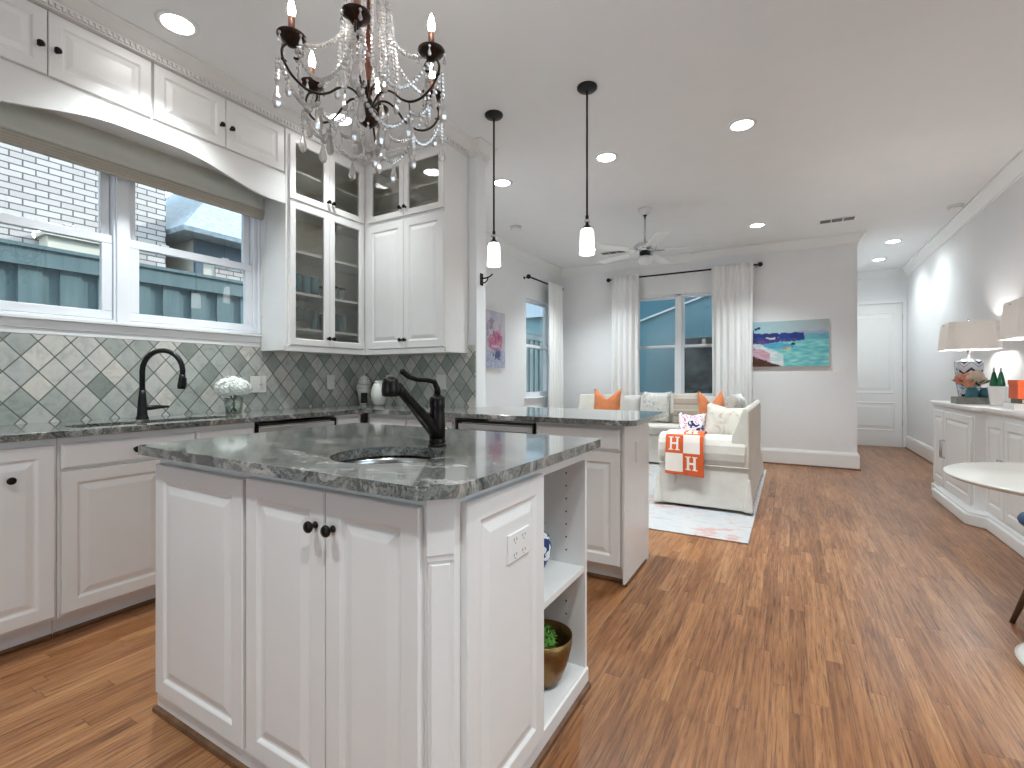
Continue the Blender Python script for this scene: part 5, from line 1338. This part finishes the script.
def figure(u, v):
    n = nz2(u, v, 6); n2 = nz2(u, v, 15); n3 = nz2(u, v, 30)
    bgc = lerp3((0.80, 0.77, 0.80), (0.70, 0.72, 0.78), 0.5 + n); c = bgc
    e = ((u - 0.50 + 0.12 * n) / 0.34) ** 2 + ((v - 0.47 + 0.05 * n2) / 0.17) ** 2
    if e + n3 * 0.5 < 1: c = lerp3((0.66, 0.24, 0.42), (0.78, 0.52, 0.60), 0.5 + 0.9 * n2)
    if abs(u - 0.52) < 0.22 + 0.1 * n3 and 0.36 < v + 0.03 * n2 < 0.405: c = (0.80, 0.70, 0.76)
    if v < 0.31 + 0.05 * n2: c = lerp3((0.52, 0.58, 0.72), (0.76, 0.77, 0.82), 0.5 + 1.1 * n3)
    if 0.16 < v + 0.05 * n3 < 0.32 and abs(u - 0.60 + 0.1 * n2) < 0.15 + 0.1 * n3: c = lerp3(c, (0.16, 0.20, 0.38), 0.85)
    if abs(u - 0.30) < 0.10 + 0.08 * n2 and 0.68 < v + 0.04 * n3 < 0.86: c = lerp3(c, (0.50, 0.42, 0.52), 0.7)
    if abs(u - 0.72 + 0.3 * (v - 0.7)) < 0.06 + 0.06 * n3 and 0.60 < v < 0.80: c = lerp3(c, (0.72, 0.50, 0.60), 0.6)
    if abs(u - 0.12) < 0.05 + 0.05 * n2 and 0.55 < v < 0.78: c = lerp3(c, (0.60, 0.48, 0.56), 0.6)
    return lerp3(c, bgc, 0.18)
canvas('abstract_canvas', 'tall abstract canvas in pink and blue on the side wall past the kitchen', RZ((WX + 0.036, 4.98, 1.27), FX), 0.48, 0.725, 0.035, figure, 44, 66)
cover_plate('switch_plate', 'white rocker switch plate below right of the seascape canvas', RZ((0.545, BY - 0.0005, 1.252), FNY), 0.118, 0.085, 'sw', None, M['trim'])

# ------------------------------------------------------------------ sideboard on the right wall
t = thing('sideboard', 'long white sideboard with recessed middle and bar handles along the right wall', 'sideboard', (1.645, 4.95, 0))
BX = 1.643
ED = [(BX, 6.295), (1.262, 6.295), (1.262, 5.10), (1.325, 5.06), (1.325, 3.60), (BX, 3.60)]
m = MB(); m.prism(ED, 0.10, 0.885); m.build('body', M['chest'], t)
TP = [(BX, 6.325), (1.228, 6.325), (1.228, 5.075), (1.292, 5.03), (1.292, 3.57), (BX, 3.57)]
m = MB(); m.prism(TP, 0.8855, 0.915); m.sweep([(1.262, 6.295), (1.262, 5.10), (1.325, 5.06), (1.325, 3.60)][::-1][::-1], [(0, 0.865), (0.018, 0.872), (0.022, 0.885), (0, 0.885)]); m.build('top', M['chest'], t, bevel=0.006)
PP = [(BX, 6.325), (1.236, 6.325), (1.236, 6.04), (1.182, 6.02), (1.182, 5.02), (1.28, 4.92), (1.28, 3.57), (BX, 3.57)]
m = MB(); m.prism(PP, 0.001, 0.085); m.prism([(x + (0.02 if x < 1.6 else 0), y) for x, y in PP], 0.085, 0.105); m.build('plinth', M['chest'], t, bevel=0.008)
def sdoor(ya, yb, X, z0=0.13, z1=0.83, f=0.06):
    m = MB(); m.xf = RZ((X - 0.018, ya, z0), FNX); m.rings(ya - yb, z1 - z0, RAISED(f)); return m.build('door', M['chest'], t)
d1 = sdoor(6.275, 5.895, 1.262); d2 = sdoor(5.885, 5.135, 1.262)
for d, y in ((d1, 5.915), (d2, 5.862)):
    m = MB(); m.tube([(1.244, y, 0.56), (1.222, y, 0.56), (1.222, y, 0.40), (1.244, y, 0.40)], 0.006, 8); m.build('bar_handle', M['chrome'], d)
for a, b, ky in ((5.035, 4.675, 4.71), (4.665, 4.305, 4.625), (4.295, 3.96, 4.00), (3.95, 3.615, 3.91)):
    d = sdoor(a, b, 1.325); m = MB(); m.lathe([(0.006, 0), (0.006, 0.012), (0.013, 0.018), (0.012, 0.026), (0.001, 0.030)], seg=12); 
    k = MB(); k.xf = Matrix.Translation((1.307, ky, 0.548)) @ Matrix.Rotation(-PI / 2, 4, 'Y'); k.lathe([(0.006, 0), (0.006, 0.012), (0.013, 0.018), (0.012, 0.026), (0.001, 0.030)], seg=12); k.build('knob', M['chrome'], d)

ST = 0.9155
def table_lamp(label, x, y):
    t = thing('table_lamp', label, 'table lamp', (x, y, ST), 'patterned table lamps on the sideboard')
    m = MB(); loft(m, [(-0.055, 0.055, -0.055, 0.055, 0.022), (-0.068, 0.068, -0.068, 0.068, 0.12), (-0.084, 0.084, -0.084, 0.084, 0.33), (-0.084, 0.084, -0.084, 0.084, 0.375), (-0.06, 0.06, -0.06, 0.06, 0.395)]); m.build('body', M['lampbase'], t, local=True, bevel=0.006)
    m = MB(); m.box(-0.075, 0.075, -0.075, 0.075, 0.0, 0.0215); m.build('base', M['chrome'], t, local=True, bevel=0.003)
    m = MB(); m.lathe([(0.03, 0.396), (0.03, 0.405), (0.012, 0.412), (0.010, 0.46), (0.016, 0.47), (0.016, 0.51)], seg=16); m.build('neck', M['chrome'], t, local=True)
    m = MB(); a, b = 0.188, 0.165; z0, z1 = 0.485, 0.735
    vs = []
    for hw, z in ((a, z0), (b, z1)):
        c = hw * 0.80
        for px, py in ((-c, -hw), (c, -hw), (hw, -c), (hw, c), (c, hw), (-c, hw), (-hw, c), (-hw, -c)): vs.append((px, py, z))
    m.add(vs, [(k, (k + 1) % 8, 8 + (k + 1) % 8, 8 + k) for k in range(8)]); m.build('shade', M['lampshade'], t, local=True, solid=0.003)
    m = MB(); m.sphere((0, 0, 0.575), 1, 14, 10, sc=(0.030, 0.030, 0.042)); m.build('bulb', M['tablebulb'], t, local=True)
    m = MB(); m.tube([(-0.18, 0, 0.715), (0.18, 0, 0.715)], 0.002, 6); m.tube([(0, -0.18, 0.715), (0, 0.18, 0.715)], 0.002, 6); m.tube([(0, 0, 0.62), (0, 0, 0.755)], 0.003, 6); m.sphere((0, 0, 0.762), 0.010, 8, 6); m.build('harp', M['chrome'], t, local=True)
    return t
M['tablebulb'] = emit('table_lamp_bulb', (1.0, 0.98, 0.95), 150.0)
l1 = table_lamp('zigzag ceramic table lamp with linen shade behind the tray of flowers', 1.425, 5.93)
dup(l1, (1.435, 4.40, ST), 'table lamp cut off by the right edge above the orange box')

t = thing('tray', 'grey weathered wooden tray under the flowers on the sideboard', 'tray', (1.40, 5.68, ST))
m = MB(); m.box(-0.135, 0.150, -0.085, 0.085, 0.0, 0.012); m.build('bottom', M['tray'], t, local=True)
for q in ((-0.135, 0.150, -0.085, -0.073), (-0.135, 0.150, 0.073, 0.085), (-0.135, -0.123, -0.073, 0.073), (0.138, 0.150, -0.073, 0.073)):
    m = MB(); m.box(*q, 0.0121, 0.060); m.build('side', M['tray'], t, local=True)
for i, (x, y, l) in enumerate(((1.385, 5.67, 'teal glass jar holding the coral flowers on the tray'), (1.475, 5.665, 'teal glass jar on the tray beside the flower jar'))):
    m = MB(); m.lathe([(0.040, 0.0), (0.044, 0.004), (0.044, 0.10), (0.036, 0.118), (0.036, 0.13), (0.033, 0.13), (0.033, 0.118), (0.040, 0.10), (0.040, 0.008), (0.001, 0.006)], (0, 0, 0), 20, caps=False)
    o = m.build('glass_jar', M['tealjar'], fix=False); o.location = (x, y, ST + 0.0125); tag(o, l, 'jar', 'teal jars on the tray')
t = thing('flower_bunch', 'bunch of coral and cream flowers in a teal jar on the tray', 'flowers', (1.385, 5.67, ST + 0.03))
m = MB()
for k in range(5):
    a = k * 1.257; m.tube([(0.012 * math.cos(a), 0.012 * math.sin(a), 0.0), (0.014 * math.cos(a), 0.014 * math.sin(a), 0.10), (0.055 * math.cos(a), 0.055 * math.sin(a), 0.17)], 0.003, 6)
m.build('stems', M['leaf'], t, local=True)
for (x, y, z, r, mt) in ((-0.075, -0.02, 0.185, 0.048, 'pinkpetal'), (-0.035, -0.055, 0.155, 0.042, 'pinkpetal'), (0.025, -0.03, 0.215, 0.050, 'creampetal'), (0.065, 0.0, 0.175, 0.036, 'creampetal'), (-0.01, 0.04, 0.20, 0.045, 'pinkpetal'), (-0.02, -0.06, 0.19, 0.035, 'creampetal')):
    f = MB(); f.sphere((x, y, z), r * 0.6, 10, 7); florets(f, (x, y, z), r * 0.8, 40, size=0.026, lo=-0.8); f.build('bloom', M[mt], t, local=True, fix=False)
for k in range(9):
    a = k * 0.7 + 0.3; f = MB(); n = Vector((math.cos(a), math.sin(a), 0.35)).normalized(); p = Vector((0.05 * math.cos(a), 0.05 * math.sin(a), 0.15)); s = n.orthogonal().normalized() * 0.018
    f.add([tuple(p), tuple(p + n * 0.045 + s), tuple(p + n * 0.095), tuple(p + n * 0.045 - s)], [(0, 1, 2, 3)]); f.build('leaf', M['leaf'], t, local=True, solid=0.001)
m = MB(); m.lathe([(0.040, 0), (0.042, 0.004), (0.058, 0.150), (0.058, 0.158), (0.001, 0.158)], (0, 0, 0), 24)
o = m.build('tapered_pot', M['ceramic'], fix=False); o.location = (1.478, 5.42, ST); tag(o, 'white tapered pot beside the tray, below the green bottles', 'pot')
for (x, y, l) in ((1.462, 5.432, 'green cone-shaped glass bottle on the white pot, farther into the corner'), (1.497, 5.405, 'green cone-shaped glass bottle on the white pot, nearer the orange box')):
    t = thing('glass_bottle', l, 'bottle', (x, y, ST + 0.1585), 'green bottles by the tray')
    sc = 0.62
    m = MB(); m.lathe([(0.036 * sc, 0), (0.045 * sc, 0.006), (0.044 * sc, 0.02), (0.020 * sc, 0.105), (0.011 * sc, 0.12), (0.001, 0.12)], seg=20); m.build('body', M['greenglass'], t, local=True, fix=False)
    m = MB(); m.lathe([(0.012 * sc, 0.1205), (0.012 * sc, 0.150), (0.008 * sc, 0.154)], seg=14); m.build('cap', M['chrome'], t, local=True)
t = thing('book', 'white book at the bottom of the stack under the orange box', 'book', (1.51, 4.86, ST), 'books under the orange box')
m = MB(); m.box(-0.125, 0.120, -0.105, 0.105, 0.0, 0.005); m.box(-0.125, 0.120, -0.105, 0.105, 0.037, 0.042); m.box(-0.125, -0.120, -0.105, 0.105, 0.005, 0.037); m.build('cover', M['ceramic'], t, local=True)
m = MB(); m.box(-0.1195, 0.115, -0.10, 0.10, 0.0052, 0.0368); m.build('pages', M['paper'], t, local=True)
t = thing('book', 'brown and black bound book directly under the orange box', 'book', (1.53, 4.86, ST + 0.0422), 'books under the orange box')
m = MB(); m.box(-0.105, 0.105, -0.095, 0.095, 0.0, 0.004); m.box(-0.105, 0.105, -0.095, 0.095, 0.030, 0.034); m.box(-0.105, -0.100, -0.095, 0.095, 0.004, 0.030); m.build('cover', M['chairwood'], t, local=True)
m = MB(); m.box(-0.0995, 0.10, -0.09, 0.09, 0.0042, 0.0298); m.build('pages', M['paper'], t, local=True)
t = thing('gift_box', 'bright orange lidded box on the books at the right edge', 'box', (1.515, 4.86, ST + 0.0765))
m = MB(); m.box(-0.105, 0.105, -0.085, 0.085, 0.0, 0.10); m.build('body', M['orangebox'], t, local=True)
m = MB(); m.box(-0.109, 0.109, -0.089, 0.089, 0.1003, 0.135); m.build('lid', M['orangebox'], t, local=True, bevel=0.002)

# round pedestal table and a chair
t = thing('round_table', 'round cream pedestal table cut off by the right edge', 'table', (1.065, 2.69, 0))
m = MB(); m.lathe([(0.001, 0.7128), (0.41, 0.713), (0.47, 0.722), (0.490, 0.734), (0.490, 0.738), (0.484, 0.742), (0.001, 0.743)], seg=72); m.build('top', M['tablewhite'], t, local=True, fix=False)
m = MB(); m.lathe([(0.268, 0.001), (0.27, 0.010), (0.255, 0.018), (0.17, 0.035), (0.09, 0.075), (0.052, 0.16), (0.038, 0.32), (0.040, 0.46), (0.065, 0.60), (0.12, 0.69), (0.16, 0.7125)], seg=48); m.build('pedestal', M['ceramic'], t, local=True, fix=False)
t = thing('dining_chair', 'walnut chair with a navy seat tucked behind the round table', 'chair', (1.150, 3.205, 0))
m = MB(); m.lathe([(0.001, 0.432), (0.17, 0.432), (0.196, 0.440), (0.203, 0.458), (0.194, 0.478), (0.15, 0.488), (0.001, 0.490)], seg=32, sx=0.98, sy=1.0); m.build('seat', M['blue'], t, local=True, fix=False)
m = MB(); m.lathe([(0.001, 0.405), (0.165, 0.405), (0.185, 0.4315), (0.001, 0.4315)], seg=32); m.build('seat_frame', M['ceramic'], t, local=True, fix=False)
for (fx_, fy, tx, ty) in ((-0.255, -0.105, -0.10, -0.06), (0.06, -0.21, 0.04, -0.12), (0.20, 0.06, 0.12, 0.03), (0.03, 0.21, 0.0, 0.13)):
    m = MB(); m.tube([(fx_, fy, 0.001), (fx_ + (tx - fx_) * 0.5, fy + (ty - fy) * 0.5, 0.21), (tx, ty, 0.406)], [0.010, 0.016, 0.019], 10); m.build('leg', M['chairwood'], t, local=True)
m = MB(); g = []
for i in range(17):
    a = math.radians(0 + 100 * i / 16); g.append([((0.205 + 0.05 * k / 6) * math.cos(a), (0.205 + 0.05 * k / 6) * math.sin(a), 0.47 + 0.20 * k / 6) for k in range(7)])
m.sheet(g); m.build('backrest', M['chairwood'], t, local=True, solid=0.016)

# ------------------------------------------------------------------ outside
mb = MB(); mb.box(-22, WX - 0.15, -8, 24, -0.25, -0.13); mb.box(WX - 0.15, 0.5, BY + 0.15, 24, -0.25, -0.13); struct(mb.build('ground', M['ground']))
mb = MB()
def slab(a, b, y0, y1, th):
    mb.add([(a[0], y0, a[1]), (b[0], y0, b[1]), (b[0], y1, b[1]), (a[0], y1, a[1]), (a[0], y0, a[1] + th), (b[0], y0, b[1] + th), (b[0], y1, b[1] + th), (a[0], y1, a[1] + th)], [(0, 3, 2, 1), (4, 5, 6, 7), (0, 1, 5, 4), (1, 2, 6, 5), (2, 3, 7, 6), (3, 0, 4, 7)])
slab((WX - 0.45, H + 0.13), (-0.8, 5.9), -3.0, BY + 0.3, 0.15); slab((-0.8, 5.9), (RX + 0.6, H + 0.13), -3.0, BY + 0.3, 0.15)
struct(mb.build('unseen_shade_roof', M['roofing']))  # roof out of view, put in to shade the neighbour's brick
# fence
t = thing('garden_fence', 'weathered teal board fence outside the kitchen window', 'fence', (-5.3, 3.0, -0.13))
m = MB()
y = -3.0; k = 0
while y < 16:
    m.box(-5.325, -5.300 if True else 0, y, y + 0.145, -0.12, 2.17); m.box(-5.345, -5.326, y + 0.12, y + 0.275, -0.12, 2.17); y += 0.255
m.build('boards', M['fence'], t)
m = MB(); m.box(-5.298, -5.265, -3.0, 16, 2.045, 2.185); m.build('rail', M['fence'], t)
m = MB(); m.box(-5.36, -5.245, -3.0, 16, 2.186, 2.215); m.build('cap', M['fence'], t)
# neighbour's brick house and annex
t = thing('brick_house', 'white painted brick house beyond the fence', 'house', (-9, 0, -0.13))
m = MB(); m.box(-13, -8.0, -6, 3.587, -0.12, 6.0); m.build('wall', M['brick'], t)
m = MB(); loft(m, [(-13.3, -7.7, -6.3, 3.8, 6.0), (-10.6, -10.4, -6.3, 3.8, 7.6)]); m.build('roof', M['roofing'], t)
m = MB(); m.box(-7.999, -7.72, 2.20, 2.86, 2.72, 2.86); m.box(-7.999, -7.66, 2.16, 2.90, 2.861, 2.90); m.build('ledge', M['siding'], t)
t = thing('annex_house', 'beige sided house wing with grey hip roof seen past the brick corner', 'house', (-10, 6, -0.13))
m = MB(); m.box(-13, -8.02, 3.99, 12.0, -0.12, 3.30); m.build('wall', M['siding'], t)
m = MB(); m.box(-8.019, -8.0, 4.30, 12.0, -0.12, 2.98); m.build('brick_facing', M['brick'], t)
m = MB(); m.box(-8.03, -7.97, 3.985, 4.10, -0.12, 3.30); m.box(-8.019, -7.985, 4.10, 12.0, 2.985, 3.30); m.build('corner_trim', M['darkblue'], t)
m = MB()
m.box(-10.0, -9.97, 3.975, 3.989, 0, 3.2)
m.box(-9.0, -8.97, 3.975, 3.989, 0, 3.2); m.build('battens', M['siding'], t)
m = MB(); loft(m, [(-13.3, -7.62, 3.66, 12.4, 3.305), (-13.3, -7.60, 3.64, 12.4, 3.37), (-11.0, -10.8, 6.6, 9.6, 6.4)]); m.build('roof', M['roofing'], t)
m = MB(); loft(m, [(-9.7, -9.2, 7.4, 8.0, 4.2), (-9.7, -9.2, 7.4, 8.0, 7.0)]); m.build('chimney', M['brick'], t)
# shrub by the fence
t = thing('garden_shrub', 'small blue-green shrub in front of the fence, seen low in the window', 'shrub', (-4.7, 2.05, -0.13))
m = MB()
for i in range(260):
    a = random.uniform(0, 6.28); z = random.uniform(0.5, 1.72); r = 0.20 * math.sqrt(random.random()) * (1.25 - abs(z - 1.1) * 0.6)
    n = Vector((math.cos(a), math.sin(a), random.uniform(-0.2, 0.8))).normalized(); p = Vector((r * math.cos(a), r * math.sin(a), z)); s = n.orthogonal().normalized() * 0.018
    m.add([tuple(p), tuple(p + n * 0.035 + s), tuple(p + n * 0.075), tuple(p + n * 0.035 - s)], [(0, 1, 2, 3)])
m.build('foliage', simple('blue_green_leaf', (0.05, 0.20, 0.22), 0.5, var=0.5, sc=20), t, local=True, fix=False)
m = MB()
for k in range(5):
    a = k * 1.25; m.tube([(0, 0, 0), (0.05 * math.cos(a), 0.05 * math.sin(a), 0.7), (0.12 * math.cos(a), 0.12 * math.sin(a), 1.5)], [0.012, 0.009, 0.004], 6)
m.build('stems', M['wood'], t, local=True)
# behind the living-room window: neighbour's gable and stone wall
t = thing('neighbour_gable', 'blue-grey stucco gable end outside the living-room window', 'house', (-2.2, 9.6, -0.13))
m = MB(); X0, X1 = -3.45, 0.45
zt = lambda x: 2.253 + (x + 2.566) * 0.3313
vs = [(X0, 9.5, -0.12), (X1, 9.5, -0.12), (X1, 9.5, zt(X1)), (X0, 9.5, zt(X0)), (X0, 9.7, -0.12), (X1, 9.7, -0.12), (X1, 9.7, zt(X1)), (X0, 9.7, zt(X0))]
m.add(vs, [(0, 1, 2, 3), (7, 6, 5, 4), (0, 4, 5, 1), (3, 2, 6, 7), (0, 3, 7, 4), (1, 5, 6, 2)]); m.build('wall', M['stucco2'], t)
def tilt_box(mb, y0, y1, za, zb):
    vs = [(X0, y0, zt(X0) + za), (X1, y0, zt(X1) + za), (X1, y1, zt(X1) + za), (X0, y1, zt(X0) + za), (X0, y0, zt(X0) + zb), (X1, y0, zt(X1) + zb), (X1, y1, zt(X1) + zb), (X0, y1, zt(X0) + zb)]
    mb.add(vs, [(0, 3, 2, 1), (4, 5, 6, 7), (0, 1, 5, 4), (1, 2, 6, 5), (2, 3, 7, 6), (3, 0, 4, 7)])
m = MB(); tilt_box(m, 9.46, 9.499, 0.0, 0.03); m.build('trim_strip', M['trim'], t)
m = MB(); tilt_box(m, 9.47, 9.75, 0.031, 2.0); m.build('upper_wall', M['stucco'], t)
mb = MB(); mb.box(-1.755, 0.45, 8.9, 9.30, -0.12, 1.86)
o = mb.build('stone_wall', M['stone'], bevel=0.02); struct(o, 'dark rubble stone wall outside the right pane of the living-room window')
t = thing('pale_house', 'pale blue house beyond the fence seen through the corner window', 'house', (-9, 19, -0.13))
m = MB(); m.box(-16, -6.6, 17.5, 22, -0.12, 3.6); m.build('wall', M['stucco2'], t)
m = MB(); loft(m, [(-16.3, -6.3, 17.2, 22.3, 3.6), (-14, -9, 19.6, 19.9, 5.0)]); m.build('roof', M['roofing'], t)
for x in (-9.6, -8.2):
    m = MB(); m.box(x, x + 0.8, 17.47, 17.499, 1.6, 2.9); m.build('window', M['darkblue'], t)

for o in SC.objects:
    if '_w' in o: del o['_w']
